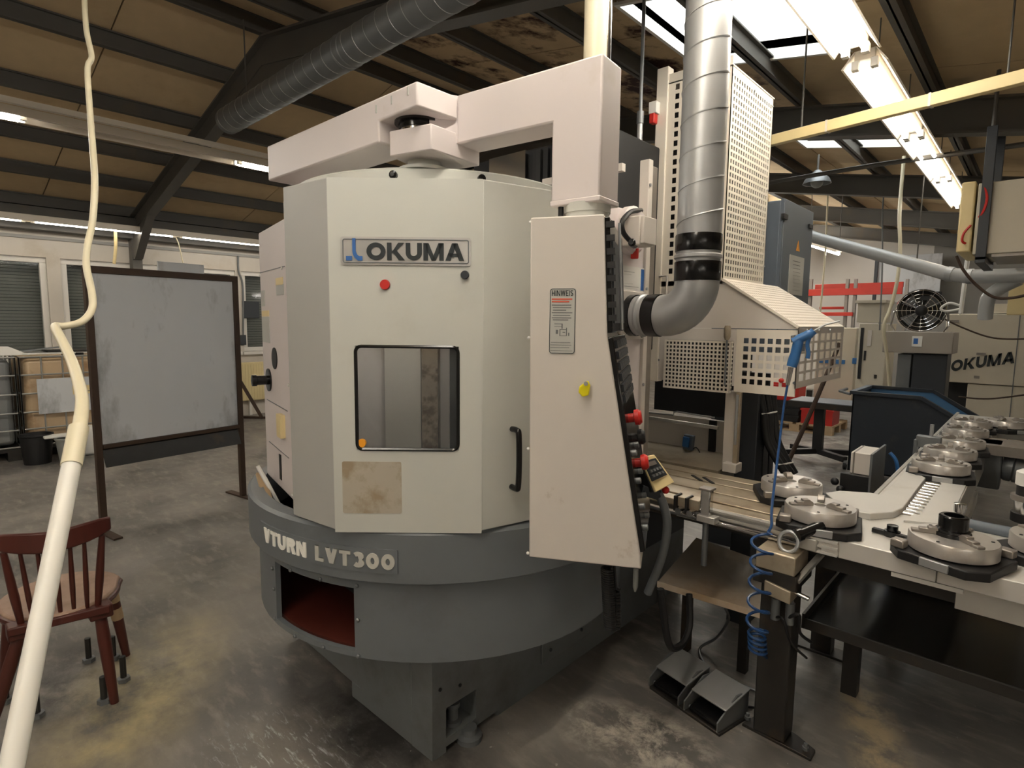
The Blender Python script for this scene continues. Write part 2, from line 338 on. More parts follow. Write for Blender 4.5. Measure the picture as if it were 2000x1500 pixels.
# lettering: every glyph is a set of stroke paths in a box one high
def arc(cx, cy, rx, ry, a0, a1, n=14): return [(cx+rx*math.cos(math.radians(a0+(a1-a0)*i/n)), cy+ry*math.sin(math.radians(a0+(a1-a0)*i/n))) for i in range(n+1)]
def glyph(ch, t):
    """width, stroke paths, plain polygons"""
    h = t/2; e = 1-h; w = t*1.12
    bar = lambda x: [(x, 0), (x+t, 0), (x+t, 1), (x, 1)]
    dia = lambda a, c, w_=w: [(a, 0), (a+w_, 0), (c+w_, 1), (c, 1)]
    hb = lambda x0, x1, y: [(x0, y), (x1, y), (x1, y+t*.85), (x0, y+t*.85)]
    G = {'O': (1.04, [arc(.52, .5, .52-h, .5-h, 0, 360, 28)], []), '0': (.8, [arc(.40, .5, .40-h, .5-h, 0, 360, 24)], []),
         'K': (.94, [], [bar(0), [(t, .42), (.62, 1), (.62+w*1.15, 1), (t+.14, .42)], [(t+.02, .52), (t+.2, .66), (.66+w*1.15, 0), (.64, 0)]]),
         'U': (.88, [[(h, 1), (h, .42)]+arc(.44, .42, .44-h, .42-h, 180, 360, 12)+[(.88-h, 1)]], []),
         'M': (1.12, [], [bar(0), bar(1.12-t), [(0, 1), (t*1.15, 1), (.56+t*.45, 0), (.56-t*.45, 0)], [(1.12, 1), (1.12-t*1.15, 1), (.56-t*.45, 0), (.56+t*.45, 0)]]),
         'A': (1.04, [], [dia(0, .52-w*.55), dia(1.04-w, .52-w*.45), hb(.22, .82, .2)]),
         'V': (.86, [], [[(.43-w*.5, 0), (.43+w*.5, 0), (w, 1), (0, 1)], dia(.43-w*.5, .86-w)]),
         'T': (.74, [], [bar(.37-h), hb(0, .74, 1-t*.85)]), 'L': (.64, [], [bar(0), hb(0, .64, 0)]),
         'N': (.86, [], [bar(0), bar(.86-t), [(0, 1), (t*1.1, 1), (.86, 0), (.86-t*1.1, 0)]]),
         'R': (.82, [[(h, e), (.5, e)]+arc(.5, .72, .3-h, .28-h, 90, -90, 8)+[(h, .44+h)]], [bar(0), [(.38, .48), (.62, .48), (.84, 0), (.84-w, 0)]]),
         '3': (.74, [arc(.36, .73, .36-h, .27-h, 150, -80, 10), arc(.36, .28, .38-h, .28-h, 80, -150, 10)], []),
         'H': (.8, [], [bar(0), bar(.8-t), hb(0, .8, .42)]), 'I': (t, [], [bar(0)]),
         'W': (1.15, [], [[(.24-w*.3, 0), (.24+w*.7, 0), (w, 1), (0, 1)], dia(.24-w*.3, .575-w*.5), [(.9-w*.7, 0), (.9+w*.3, 0), (.575+w*.5, 1), (.575-w*.5, 1)], dia(.9-w*.7, 1.15-w)]),
         'E': (.66, [], [bar(0), hb(0, .66, 1-t*.85), hb(0, .66, 0), hb(0, .6, .42)]), 'S': (.7, [arc(.35, .74, .35-h, .26-h, 30, 260, 10)+arc(.35, .26, .35-h, .26-h, 80, -150, 10)], []), ' ': (.36, [], [])}
    return G[ch]
def stroke(path, t):
    closed = (V(path[0]+(0,))-V(path[-1]+(0,))).length < 1e-4
    p = []
    for a, b in path:
        if not p or (V((a, b))-p[-1]).length > 1e-3: p.append(V((a, b)))
    if closed: p = p[:-1]
    K = len(p); Lf, Rt = [], []
    for i in range(K):
        d0 = (p[i]-p[i-1]).normalized() if closed or i else None; d1 = (p[(i+1) % K]-p[i]).normalized() if closed or i < K-1 else None
        d0 = d0 or d1; d1 = d1 or d0; n0 = V((-d0.y, d0.x)); n1 = V((-d1.y, d1.x)); m = (n0+n1)
        m = n0 if m.length < .3 else m.normalized(); m = m*(t/2/max(.35, m.dot(n0)))
        Lf.append(p[i]+m); Rt.append(p[i]-m)
    return [(Rt[i], Rt[(i+1) % K], Lf[(i+1) % K], Lf[i]) for i in range(K if closed else K-1)]
def lettering(mb, text, P, h, t=.22, gap=.14, sx=1.0, fit=None):
    """P(u, v, k): u along the line, v up, k 0 back 1 front; fit: wanted total width"""
    w = sum(glyph(c, t)[0] for c in text)+gap*(len(text)-1)
    if fit: sx = fit/(w*h)
    u = 0
    for c in text:
        gw, paths, polys = glyph(c, t)
        for q in [q for path in paths for q in stroke(path, t)]+[[V(p) for p in g] for g in polys]:
            if q:
                n = mb.add([P((u+a.x)*h*sx, a.y*h, 0) for a in q]+[P((u+a.x)*h*sx, a.y*h, 1) for a in q])
                for f in ((3, 2, 1, 0), (4, 5, 6, 7), (0, 1, 5, 4), (1, 2, 6, 5), (2, 3, 7, 6), (3, 0, 4, 7)): mb.face([n+i for i in f])
        u += gw+gap
    return mb
def lerp(a, b, k): return V(a)+(V(b)-V(a))*k
def smooth_path(pts, n=8):
    pts = [V(p) for p in pts]; out = []
    for i in range(len(pts)-1):
        p0, p1, p2, p3 = pts[max(i-1, 0)], pts[i], pts[i+1], pts[min(i+2, len(pts)-1)]
        for k in range(n):
            t = k/n; out.append(.5*((2*p1)+(p2-p0)*t+(2*p0-5*p1+4*p2-p3)*t*t+(3*p1-p0-3*p2+p3)*t**3))
    return out+[pts[-1]]

# ================================================================ THE ROOM
XL, XR, YN, YB = -9.7, 5.2, -6.0, 16.5
RX, RZ = -5.3, 4.10                                   # ridge, underside of the purlins
def roof(x): return 2.98+.255*(x-XL) if x < RX else RZ-.175*(x-RX)
FRAMES = [-3.6, -.55, 2.5, 5.55, 8.6, 11.65, 14.7]
PL = [-9.6, -8.75, -7.95, -7.04, -6.1]; PR = [-4.55, -3.6, -2.65, -1.7, -.75, .2, 1.15, 2.1, 3.05, 4.0, 4.95]
SKY = [(3.47, 4.69), (6.4, 7.6), (9.5, 10.75), (12.6, 13.8)]; SX = (-2.25, -1.17)

b = MB(); b.box(XL-.3, XR+.3, YN-.3, YB+.3, -.12, 0); b.build('floor', M_floor, kind='structure', loc=(0, 0, 0))

# left wall with three windows
WX = XL
def wy(x, y): return at(x, y, X=WX).y
wins = [(wy(0, 600)-1.3, wy(97, 600)), (wy(124, 600), wy(462, 600)), (wy(474, 600), wy(474, 600)+1.75)]
WZ0, WZ1 = 1.06, 2.37
b = MB(); us = sorted([YN, YB]+[v for w in wins for v in w]); vs = [0, WZ0, WZ1, 3.3]
b.sheet(lambda u, v, k: (WX-(0 if k else .3), u, v), us, vs, lambda i, j: j == 1 and any(w[0] <= us[i] and us[i+1] <= w[1] for w in wins))
for i, f in enumerate(b.f): b.f[i] = f[::-1]
b.build('wall_left', M_wall, kind='structure', loc=(WX, 0, 0))
for n, (a, c) in enumerate(wins, 1):
    r = thing('window_%d' % n, None, None, (WX, (a+c)/2, WZ0), kind='structure')
    F = Fr((WX-.06, a), PI/2)
    w = c-a; fr = .07; mull = [w/2] if n == 2 else []
    b = MB()
    for u0, u1, z0, z1 in [(0, w, WZ0, WZ0+fr), (0, w, WZ1-fr, WZ1), (0, fr, WZ0+fr, WZ1-fr), (w-fr, w, WZ0+fr, WZ1-fr)]+[(m-.06, m+.06, WZ0+fr, WZ1-fr) for m in mull]:
        b.fbox(F, u0, u1, z0, z1, -.06, .03)
    b.build('frame', M_winf, r, .004)
    ed = [fr]+[x for m in mull for x in (m-.06, m+.06)]+[w-fr]
    for k in range(0, len(ed), 2): MB().fbox(F, ed[k], ed[k+1], WZ0+fr, WZ1-fr, -.03, -.022).build('pane', M_wglass, r)
    b = MB(); z = WZ0+.03
    while z < WZ1-(.03 if n != 2 else .06): b.fbox(F, .03, w-.03, z, z+.036, -.16, -.145); z += .042
    b.build('shutter', M_blind, r, kind='stuff')
    MB().fbox(F, -.04, w+.04, WZ0-.05, WZ0, -.06, .14).build('sill', M_winf, r, .004)
    MB().box(WX-.31, WX-.30, a-.1, c+.1, WZ0-.1, WZ1+.1).build('shutter_box', M_void, r)
MB().box(WX, WX+.22, YN, YB, 2.70, 2.98).build('trim_1', M_beam, kind='structure')
MB().box(WX, WX+.02, YN, YB, 2.60, 2.64).build('trim_2', M_wallg, kind='structure')
MB().box(XL-.3, -1.96, YB, YB+.2, 0, 5).build('wall_back', M_wallb, kind='structure')
MB().box(-1.96, XR+.3, YB-.4, YB+.2, 0, 5).build('wall_back_right', M_wallg, kind='structure')
MB().box(XR, XR+.2, YN, YB, 0, 3.2).build('wall_right', M_wall, kind='structure')
MB().box(XL-.3, XR+.3, YN-.2, YN, 0, 5).build('wall_near', M_wall, kind='structure')

# roof: boards between the purlins, purlins, frames
ceil = thing('ceiling', None, None, (RX, 5, RZ), kind='structure')
def sloped(x0, x1, y0, y1, h0, h1, mb=None):
    mb = mb or MB(); z0, z1 = roof(x0), roof(x1)
    return mb.hexa([(x0, y0, z0+h0), (x1, y0, z1+h0), (x1, y1, z1+h0), (x0, y1, z0+h0), (x0, y0, z0+h1), (x1, y0, z1+h1), (x1, y1, z1+h1), (x0, y1, z0+h1)])
def eps(x): return x+(1e-4 if x == RX else 0)
def strip(x0, x1, skip=False):
    y = YN
    cuts = [(YN, YB)]
    if skip:
        cuts = []; p = YN
        for a, c in SKY: cuts.append((p, a)); p = c
        cuts.append((p, YB))
    for a, c in cuts:
        n = max(1, round((c-a)/1.22)); st = (c-a)/n
        for i in range(n):
            y0 = a+st*i; stain = -4.6 < x0 < -2.0 and 2.6 < y0+st/2 < 7
            sloped(x0+.006, x1-.006, y0+.006, y0+st-.006, .14, .165).build('ceiling_panel', M_ceils if stain else M_ceil, ceil)
xs = [XL]+PL+[RX-.002]
for a, c in zip(xs, xs[1:]):
    if c-a > .2: strip(a, c)
for a, c in zip([RX+.002]+PR, PR+[XR]):
    if a in (-2.65, -1.7):
        e = SX[0] if a == -2.65 else SX[1]
        (strip(a, e), strip(e, c, True)) if a == -2.65 else (strip(a, e, True), strip(e, c))
    else: strip(a, c)
b = MB(); sloped(XL-.3, RX, YN-.2, YB+.2, .2, .26, b); b.build('roof_deck', M_beam, ceil)
us = [YN-.2]+[v for s in SKY for v in s]+[YB+.2]; vs = [RX, SX[0], SX[1], XR+.3]
b = MB(); b.sheet(lambda u, v, k: (v, u, RZ-.175*(v-RX)+(.26 if k else .2)), us, vs, lambda i, j: j == 1 and any(us[i] == s[0] for s in SKY))
b.build('roof_deck', M_beam, ceil)
for x in PL+[RX]+PR:
    b = MB(); z = roof(x)
    b.box(x-.035, x+.035, YN, YB, z, z+.012); b.box(x-.006, x+.006, YN, YB, z, z+.14); b.box(x-.035, x+.035, YN, YB, z+.128, z+.14)
    b.build('purlin', M_beam, ceil)
for y in FRAMES:
    for x0, x1 in ((XL+.02, RX), (RX, XR)):
        b = MB()
        def seg(w, h0, h1):
            z0, z1 = (roof(x0), roof(x1-1e-6)) if x1 <= RX else (RZ, roof(x1))
            b.hexa([(x0, y-w, z0+h0), (x1, y-w, z1+h0), (x1, y+w, z1+h0), (x0, y+w, z0+h0), (x0, y-w, z0+h1), (x1, y-w, z1+h1), (x1, y+w, z1+h1), (x0, y+w, z0+h1)])
        seg(.06, -.018, 0); seg(.006, -.24, -.018); seg(.06, -.258, -.24)
        b.build('rafter', M_beam, ceil)
    b = MB(); b.hexa([(RX-.9, y-.05, RZ-.46), (RX, y-.05, RZ-.42), (RX, y+.05, RZ-.42), (RX-.9, y+.05, RZ-.46), (RX-1.1, y-.05, roof(RX-1.1)-.25), (RX, y-.05, RZ-.25), (RX, y+.05, RZ-.25), (RX-1.1, y+.05, roof(RX-1.1)-.25)])
    b.hexa([(RX, y-.05, RZ-.42), (RX+.6, y-.05, RZ-.46), (RX+.6, y+.05, RZ-.46), (RX, y+.05, RZ-.42), (RX, y-.05, RZ-.25), (RX+1.1, y-.05, roof(RX+1.1)-.25), (RX+1.1, y+.05, roof(RX+1.1)-.25), (RX, y+.05, RZ-.25)])
    b.build('ridge_gusset', M_beam, ceil)
    b = MB(); b.box(XL+.01, XL+.17, y-.06, y+.06, 0, roof(XL)-.1)
    b.hexa([(XL+.17, y-.05, 2.42), (XL+.24, y-.05, 2.42), (XL+.24, y+.05, 2.42), (XL+.17, y+.05, 2.42), (XL+.17, y-.05, 2.8), (XL+.9, y-.05, roof(XL+.9)-.25), (XL+.9, y+.05, roof(XL+.9)-.25), (XL+.17, y+.05, 2.8)])
    b.build('wall_column', M_beam, ceil)
for n, (a, c) in enumerate(SKY, 4):
    r = thing('window_%d' % n, None, None, (SX[0], a, roof(SX[0])), kind='structure')
    b = MB()
    for (x0, x1, y0, y1) in ((SX[0]-.03, SX[0], a-.03, c+.03), (SX[1], SX[1]+.03, a-.03, c+.03), (SX[0], SX[1], a-.03, a), (SX[0], SX[1], c, c+.03)): sloped(x0, x1, y0, y1, .12, .62, b)
    b.build('skylight_curb', M_white, r)
    sloped(SX[0]-.03, SX[1]+.03, a-.03, c+.03, .62, .63).build('skylight_pane', M_sky, r)

# ---------------------------------------------------------------- lamps
def batten(name, label, X, y0, y1, z, tubes, w=.2, group=None, rail=False, refl=True, tm=None):
    r = thing(name, label, 'lamp', (X, (y0+y1)/2, z), group)
    b = MB(); b.box(X-.05, X+.05, y0, y1, z, z+.05); b.build('housing', M_lampw, r, .004)
    b = MB()
    if refl: b.hexa([(X-w/2-.005, y0, z-.03), (X-w/2+.005, y0, z-.03), (X-w/2+.005, y1, z-.03), (X-w/2-.005, y1, z-.03), (X-.055, y0, z+.045), (X-.045, y0, z+.05), (X-.045, y1, z+.05), (X-.055, y1, z+.045)])
    if refl: b.hexa([(X+w/2-.005, y0, z-.03), (X+w/2+.005, y0, z-.03), (X+w/2+.005, y1, z-.03), (X+w/2-.005, y1, z-.03), (X+.045, y0, z+.05), (X+.055, y0, z+.045), (X+.055, y1, z+.045), (X+.045, y1, z+.05)])
    if refl: b.build('reflector', M_lampw, r)
    for a, c in tubes:
        for dx in ((-.045, .045) if w > .15 else (0,)):
            MB().cyl((X+dx, a+.04, z-.03), (X+dx, c-.04, z-.03), .013, n=10).build('tube', tm or M_tube, r)
            for e in (a+.02, c-.02): MB().box(X+dx-.016, X+dx+.016, e-.02, e+.02, z-.045, z).build('lamp_holder', M_white, r)
    for y in (y0+.3, y1-.3): MB().cyl((X, y, z+.05), (X, y, roof(X)), .004, n=6).build('hanger', M_beam, r)
    if rail: MB().box(X-.115, X-.07, y0, y1, z+.10, z+.145).build('cable_rail', M_lampw, r)
    return r
ORD = ('first', 'second', 'third', 'fourth', 'fifth')
RZL = 3.0
segs = [(-5.2, -3.6), (-3.5, -1.9), (-1.8, -.2), (-.1, 1.5), (1.6, 3.45), (3.62, 5.2), (5.22, 6.9), (6.92, 8.6)]
lab = {4: 'overexposed twin tube ceiling light nearest the big skylight', 5: 'twin tube ceiling light beside the spiral duct, above the yellow trunking', 6: 'middle twin tube ceiling light in the row crossed by the dark pipe', 7: 'far end twin tube ceiling light meeting the suspended heater'}
for i, (a, c) in enumerate(segs):
    if i in lab: batten('fluorescent_light', lab[i], -.815, a, c, RZL, [(a, c)], .21, 'twin tube lights in the row under the skylights', tm=M_tube if i == 4 else M_tubes)
    else: batten('fluorescent_light', ORD[i]+' unseen twin tube light added to the row behind the camera', -.815, a, c, RZL, [(a, c)], .21, 'added twin tube lights behind the camera', refl=False)  # unseen lamps continuing the row, added for general light
p = at(0, 225, D=6.0); XA = p.x
batten('fluorescent_strip', 'long white ceiling light strip with cable rail, under the brown roof boards', XA, -4.2, 6.0, p.z+.03, [(-4.2, -2.65), (-2.5, -.9), (-.75, .86), (2.45, 4.0), (4.1, 5.7)], .2, rail=True)
p = at(250, 448, X=-9.2)
batten('fluorescent_strip', 'thin glowing tube light running above the wall windows', -9.2, -2.0, 4.6, p.z, [(-2, -.4), (-.35, 1.25), (1.3, 2.9), (2.95, 4.55)], .1, tm=M_tubew)
for k, y in enumerate((-4.2, -1.6)):
    batten('fluorescent_light', ORD[k]+' unseen twin tube light added along the near right wall', 2.6, y, y+1.6, 2.55, [(y, y+1.6)], .21, 'added twin tube lights by the near right wall', refl=False)  # extra row out of view, added to lift the general light
for k, y in enumerate((8.2, 11.0, 13.6)): batten('fluorescent_light', ORD[k]+' unseen twin tube light added in the far row behind the perforated column', -4.3, y, y+1.6, 3.5, [(y, y+1.6)], .21, 'added twin tube lights of the far row', refl=False, tm=M_tubef)  # hidden lamps added to brighten the back wall
for k, y in enumerate((9.4, 12.0)): batten('fluorescent_light', ORD[k]+' unseen twin tube light added outside the picture at the far right', 2.4, y, y+1.6, 2.5, [(y, y+1.6)], .21, 'added twin tube lights on the far right', refl=False)  # lamps added out of view to light the far beige machine
q0, q1 = at(1580, 478, D=10.5), at(1638, 496, D=9.6)
r = thing('fluorescent_light', 'short far tube light below the roof, right of the blue cabinet', 'lamp', q0)
MB().cyl(q0, q1, .02, n=10).build('tube', M_tube, r)
MB().bar(q0+V((0, 0, .05)), q1+V((0, 0, .05)), .1, .05).build('housing', M_lampw, r)
for q in (q0, q1): MB().cyl(q+V((0, 0, .07)), (q.x, q.y, roof(q.x)), .006, n=6).build('hanger', M_beam, r)

# ================================================================ THE LATHE
CX, CY = -2.071, 1.791
L1, R1 = V((-1.68, .966)), V((-1.324, 1.297)); L2 = V((-1.917, .939)); R2 = V((-1.247, 1.587)); K1 = V((-2.131, 1.042)); K2 = V((-2.573, 1.142))
BC = V((-1.513, 1.238))
lathe = thing('vertical_lathe', 'tall beige and slate vertical lathe with windowed door and round base skirt', 'machine', (CX, CY, 0))

# cast base: square on plan with one corner towards the camera, pocket with a levelling foot in its right side
FB = Fr(BC, PI/2); FB.n = V((1, 0, 0))
b = MB(); zt = .43
pk = [FB.uz(871, 1375), FB.uz(930, 1440)]; u0, u1 = .065, .22; z1 = .175; z0 = .055
BY1 = 3.2
b.sheet(lambda u, v, k: FB.p(u, v, 0 if k else -.12), [0, u0, u1, u1+.12, BY1-BC.y], [0, .022, z0, z1, zt], lambda i, j: (i == 1 and j == 2) or (j == 0 and i in (1, 2)))
b.build('base_casting', M_greyd, lathe)
b = MB(); b.prism([(BC.x-.12, BC.y), (BC.x-.12, BY1), (-2.7, BY1), (-2.7, BC.y+.03), (-1.95, BC.y), ], .06, zt); b.build('base_casting', M_greyd, lathe, .006)
b = MB(); b.box(-2.05, BC.x-.12, BC.y, BC.y+.5, 0, .07); b.build('base_foot', M_greyd, lathe, .004)
b = MB(); b.lathe([(.035, 0), (.035, .02), (.02, .022), (.02, .07), (.028, .072), (.028, .09)], FB.p((u0+u1)/2, .05, -.05), 14); b.build('levelling_foot', M_galvd, lathe)
b = MB(); b.lathe([(.05, 0), (.05, .02), (.03, .025), (.03, .05)], FB.p((u0+u1)/2+.03, 0, .01), 14); b.build('levelling_foot', M_galvd, lathe)
b = MB()
ua, za = FB.uz(1052, 1330)
b.fbox(FB, FB.uz(1055, 1300)[0], FB.uz(1150, 1260)[0], .10, .30, 0, .012)
b.build('cover_plate', M_greyd, lathe, .004)
for (x, y) in ((859, 1347), (898, 1338)): 
    u, z = FB.uz(x, y); MB().cyl(FB.p(u, z, -.005), FB.p(u, z, .004), .007, n=8).build('screw', M_black, lathe)
for u in (FB.uz(1070, 1300)[0], FB.uz(1130, 1275)[0]):
    for z in (.15, .26): MB().cyl(FB.p(u, z, .01), FB.p(u, z, .018), .008, n=8).build('screw', M_dark, lathe)
# bed block to the right of the skirt
b = MB(); b.box(-2.7, -1.44, 2.05, 3.05, .42, .79); b.build('bed', M_dark, lathe, .006)

# skirt with its chip opening
def ang(x, y, R, zg=None):
    d = ray(x, y); A = d.x**2+d.y**2; Bq = 2*(d.x*(-CX)+d.y*(-CY)); Cq = CX**2+CY**2-R*R; k = (-Bq-math.sqrt(Bq*Bq-4*A*Cq))/(2*A); q = EYE+d*k
    return math.atan2(q.y-CY, q.x-CX), q.z
RS, RU = .838, .875
a0, zo1 = ang(537, 1097, RS); a1, zo2 = ang(691, 1148, RS); _, zb0 = ang(691, 1272, RS); _, zb1 = ang(541, 1207, RS)
zo1 = (zo1+zo2)/2; zb0 = (zb0+zb1)/2
if a1 < a0: a1 += 2*PI
na = 56; span = 2*PI-(a1-a0)
us = [a0+(a1-a0)*i/9 for i in range(10)]+[a1+span*i/na for i in range(1, na+1)]
vs = [.416, zb0, zo1, .725]
b = MB(); b.sheet(lambda u, v, k: (CX+math.cos(u)*(RS if k else RS-.02), CY+math.sin(u)*(RS if k else RS-.02), v), us, vs, lambda i, j: j == 1 and i < 9, True)
b.build('skirt', M_grey, lathe)
b = MB(); b.lathe([(RS-.03, .415), (RS-.03, .44), (.5, .44), (.5, .415)], (CX, CY, 0), 56); b.build('chip_trough', M_redfl, lathe)
b = MB(); b.lathe([(.52, .43), (.52, .80)], (CX, CY, 0), 48); b.build('inner_drum', M_void, lathe)
b = MB(); b.lathe([(RU-.004, .715), (RU, .72), (RU, .888), (RU-.012, .899), (RU-.06, .9), (RU-.065, .88), (RU-.065, .74), (RS-.03, .715)], (CX, CY, 0), 72); b.build('upper_ring', M_grey, lathe)
b = MB()
for (x, y) in ((533, 1110), (568, 1113), (626, 1131), (697, 1144), (699, 1211), (700, 1281), (632, 1264), (577, 1242), (538, 1208), (536, 1150)):
    t, z = ang(x, y, RS); n = V((math.cos(t), math.sin(t), 0)); c = V((CX, CY, z))+n*RS
    MB().lathe([(.008, -.003), (.008, .004), (.004, .008)], c, 8, n).build('screw', M_galvd, lathe)
# deck inside the ring at the left with its dark slot
b = MB(); b.box(-2.78, -2.25, 1.30, 1.9, .80, .86); b.build('deck_plate', M_cab, lathe, .004)
# name strip on the ring
ta, za = ang(512, 1050, RU); tb, zb = ang(777, 1095, RU)
if tb < ta: tb += 2*PI
zl0, zl1 = .755, .838
b = MB(); us = [ta+(tb-ta)*i/20 for i in range(21)]
b.sheet(lambda u, v, k: (CX+math.cos(u)*(RU+(.005 if k else -.004)), CY+math.sin(u)*(RU+(.005 if k else -.004)), v), us, [zl0, zl1], lambda i, j: False, True)
strip_o = b.build('name_strip', M_grey, lathe)
tw, zw = ang(520, 1045, RU); te, ze = ang(772, 1095, RU)
Lw = (te-tw)*RU
for word, s0, s1 in (('VTURN', 0, .43), ('LVT300', .50, 1)):
    b = MB(); lettering(b, word, lambda u, v, k: (CX+math.cos(tw+(u+s0*Lw)/RU)*(RU+(.009 if k else .004)), CY+math.sin(tw+(u+s0*Lw)/RU)*(RU+(.009 if k else .004)), .770+v), .054, .27, .13, fit=Lw*(s1-s0)); b.build('lettering', M_letw, strip_o)
b.build('lettering', M_letw, strip_o)

# enclosure walls (thin shells) and door
ZB, ZT = .885, 2.04
def wallseg(name, p, q, z0, z1, m, th=.025, bev=.004):
    F = Fr(p, math.atan2(q[1]-p[1], q[0]-p[0])); L = (V(q)-V(p)).length
    MB().fbox(F, 0, L, z0, z1, -th, 0).build(name, m, lathe, bev); return F, L
FD = Fr(L1, math.atan2(R1.y-L1.y, R1.x-L1.x)); LD = (R1-L1).length
wz = [FD.uz(693, 675), FD.uz(896, 880)]
hole = (wz[0][0], wz[1][0], wz[1][1], wz[0][1])
b = MB(); b.fsheet(FD, 0, LD, ZB+.012, ZT, -.03, 0, [hole]); door = b.build('door', M_door, lathe)
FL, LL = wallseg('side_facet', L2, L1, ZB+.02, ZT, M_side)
FR_, LR = wallseg('side_facet', R1, R2, ZB+.02, ZT, M_door)
def rrect(u0, u1, z0, z1, r, n=5):
    o = []
    for cu, cz, a in ((u1-r, z1-r, 0), (u0+r, z1-r, 90), (u0+r, z0+r, 180), (u1-r, z0+r, 270)): o += [(cu+r*math.cos(math.radians(a+90*i/n)), cz+r*math.sin(math.radians(a+90*i/n))) for i in range(n+1)]
    return o
hz = rrect(hole[0]+.002, hole[1]-.002, hole[2]+.002, hole[3]-.002, .018)
b = MB(); b.tube([FD.p(u, z, 0) for u, z in hz], .006, 6, closed=True); b.build('window_gasket', M_blackg, door)
MB().fbox(FD, hole[0], hole[1], hole[2], hole[3], -.02, -.012).build('window_pane', M_glass, door)
# nameplate with logo and lettering
p0, p1 = FD.uz(665, 462), FD.uz(920, 520)
MB().fprism(FD, rrect(p0[0], p1[0], p1[1], p0[1], .008), 0, .004).build('nameplate', M_plate, door)
b = MB(); b.tube([FD.p(u, z, .005) for u, z in rrect(p0[0]+.008, p1[0]-.008, p1[1]+.008, p0[1]-.008, .006)], .0018, 5, closed=True); b.build('nameplate_rim', M_galvd, door)
l0, l1 = FD.uz(717, 508), FD.uz(907, 476)
b = MB(); lettering(b, 'OKUMA', lambda u, v, k: FD.p(l0[0]+u, l0[1]+v, .0075 if k else .004), l1[1]-l0[1], .25, .09, fit=l1[0]-l0[0]); b.build('lettering', M_letd, door)
g0, g1 = FD.uz(677, 509), FD.uz(708, 466); gw, gh = g1[0]-g0[0], g1[1]-g0[1]
gp = lambda a, c: (g0[0]+gw*a, g0[1]+gh*c)
b = MB()
b.fprism(FD, [gp(.4, 1), gp(.4, .42), gp(.42, .30), gp(.52, .14), gp(.72, 0), gp(1, 0), gp(1, .2), gp(.8, .2), gp(.68, .27), gp(.6, .42), gp(.6, 1)], .004, .0075)
b.fprism(FD, [gp(0, 0), gp(.36, 0), gp(.36, .2), gp(0, .2)], .004, .0075); b.build('logo', M_letb, door)
u, z = FD.uz(752, 556); MB().cyl(FD.p(u, z, 0), FD.p(u, z, .008), .0165, .015, 20).build('round_plug', M_red, door, label='flat red plug below the nameplate')
u, z = FD.uz(908, 537); MB().cyl(FD.p(u, z, 0), FD.p(u, z, .012), .014, .012, 20).build('round_plug', M_dark, door, label='black plug below the nameplate')
u, z = FD.uz(706, 866); MB().cyl(FD.p(u, z, -.012), FD.p(u, z, .002), .0135, n=20).build('round_sticker', M_orange, door)
p0, p1 = FD.uz(668, 901), FD.uz(785, 1003)
MB().fprism(FD, rrect(p0[0], p1[0], p1[1], p0[1], .006), 0, .0012).build('worn_label', M_worn, door)
# grab handle on the right facet
FH = Fr(R1, math.radians(75)); FH.n = FR_.n
h0, h1 = FR_.uz(998, 838), FR_.uz(1001, 950); hu = (h0[0]+h1[0])/2
b = MB(); b.tube(smooth_path([FR_.p(hu, h0[1], 0), FR_.p(hu, h0[1], .03), FR_.p(hu, h0[1]-.012, .042), FR_.p(hu, (h0[1]+h1[1])/2, .046), FR_.p(hu, h1[1]+.012, .042), FR_.p(hu, h1[1], .03), FR_.p(hu, h1[1], 0)], 5), .010, 10); b.build('grab_handle', M_blackg, lathe)
# interior seen through the pane
b = MB(); b.prism([(L2.x-.1, L2.y+.5), (R2.x-.5, R2.y+.1), (-1.6, 2.3), (-2.6, 2.3), (-2.6, 1.5)], .87, .89); b.build('work_table', M_void, lathe)
mid = FD.p(LD*.48, 0, -.34)
b = MB(); Fi = Fr((mid.x, mid.y), math.atan2(R1.y-L1.y, R1.x-L1.x)); b.fbox(Fi, Fi.uz(752, 780)[0], Fi.uz(822, 780)[0], .9, 1.95, -.03, 0); b.build('inner_panel', M_ivory, lathe)
b = MB(); b.fbox(Fi, Fi.uz(826, 780)[0], Fi.uz(857, 780)[0], .9, 1.95, -.05, .03); b.build('inner_column', M_rustc, lathe)
b = MB(); b.fbox(Fi, -.5, .6, .9, 2.0, -.32, -.30); b.build('inner_back', M_void, lathe)
MB().cyl(FD.p(.06, 1.93, -.10), FD.p(LD-.06, 1.93, -.10), .010, n=10).build('added_fill_tube', M_tube, lathe)  # glowing tube added to light the interior behind the pane
# side cabinet on the left, with its round tower
FK = Fr(K2, math.atan2(K1.y-K2.y, K1.x-K2.x)); LK = (K1-K2).length
b = MB(); b.fbox(FK, 0, LK+.2, .89, 1.975, -.6, 0); cabn = b.build('side_cabinet', M_pink, lathe, .008)
c = FK.p(LK-.10, 0, -.16); b = MB(); b.lathe([(.13, 1.97), (.13, 2.06), (.12, 2.085), (0, 2.09)], c, 28); b.build('round_tower', M_pink, lathe)
for (xa, ya, xb, yb) in ((508, 533, 556, 520), (522, 780, 562, 803), (526, 862, 565, 895)):
    (ua, za), (ub, zb) = FK.uz(xa, ya), FK.uz(xb, yb)
    MB().hexa([FK.p(ua, za-.0015, .002), FK.p(ub, zb-.0015, .002), FK.p(ub, zb-.0015, -.002), FK.p(ua, za-.0015, -.002), FK.p(ua, za+.0015, .002), FK.p(ub, zb+.0015, .002), FK.p(ub, zb+.0015, -.002), FK.p(ua, za+.0015, -.002)]).build('panel_seam', M_galvd, cabn)
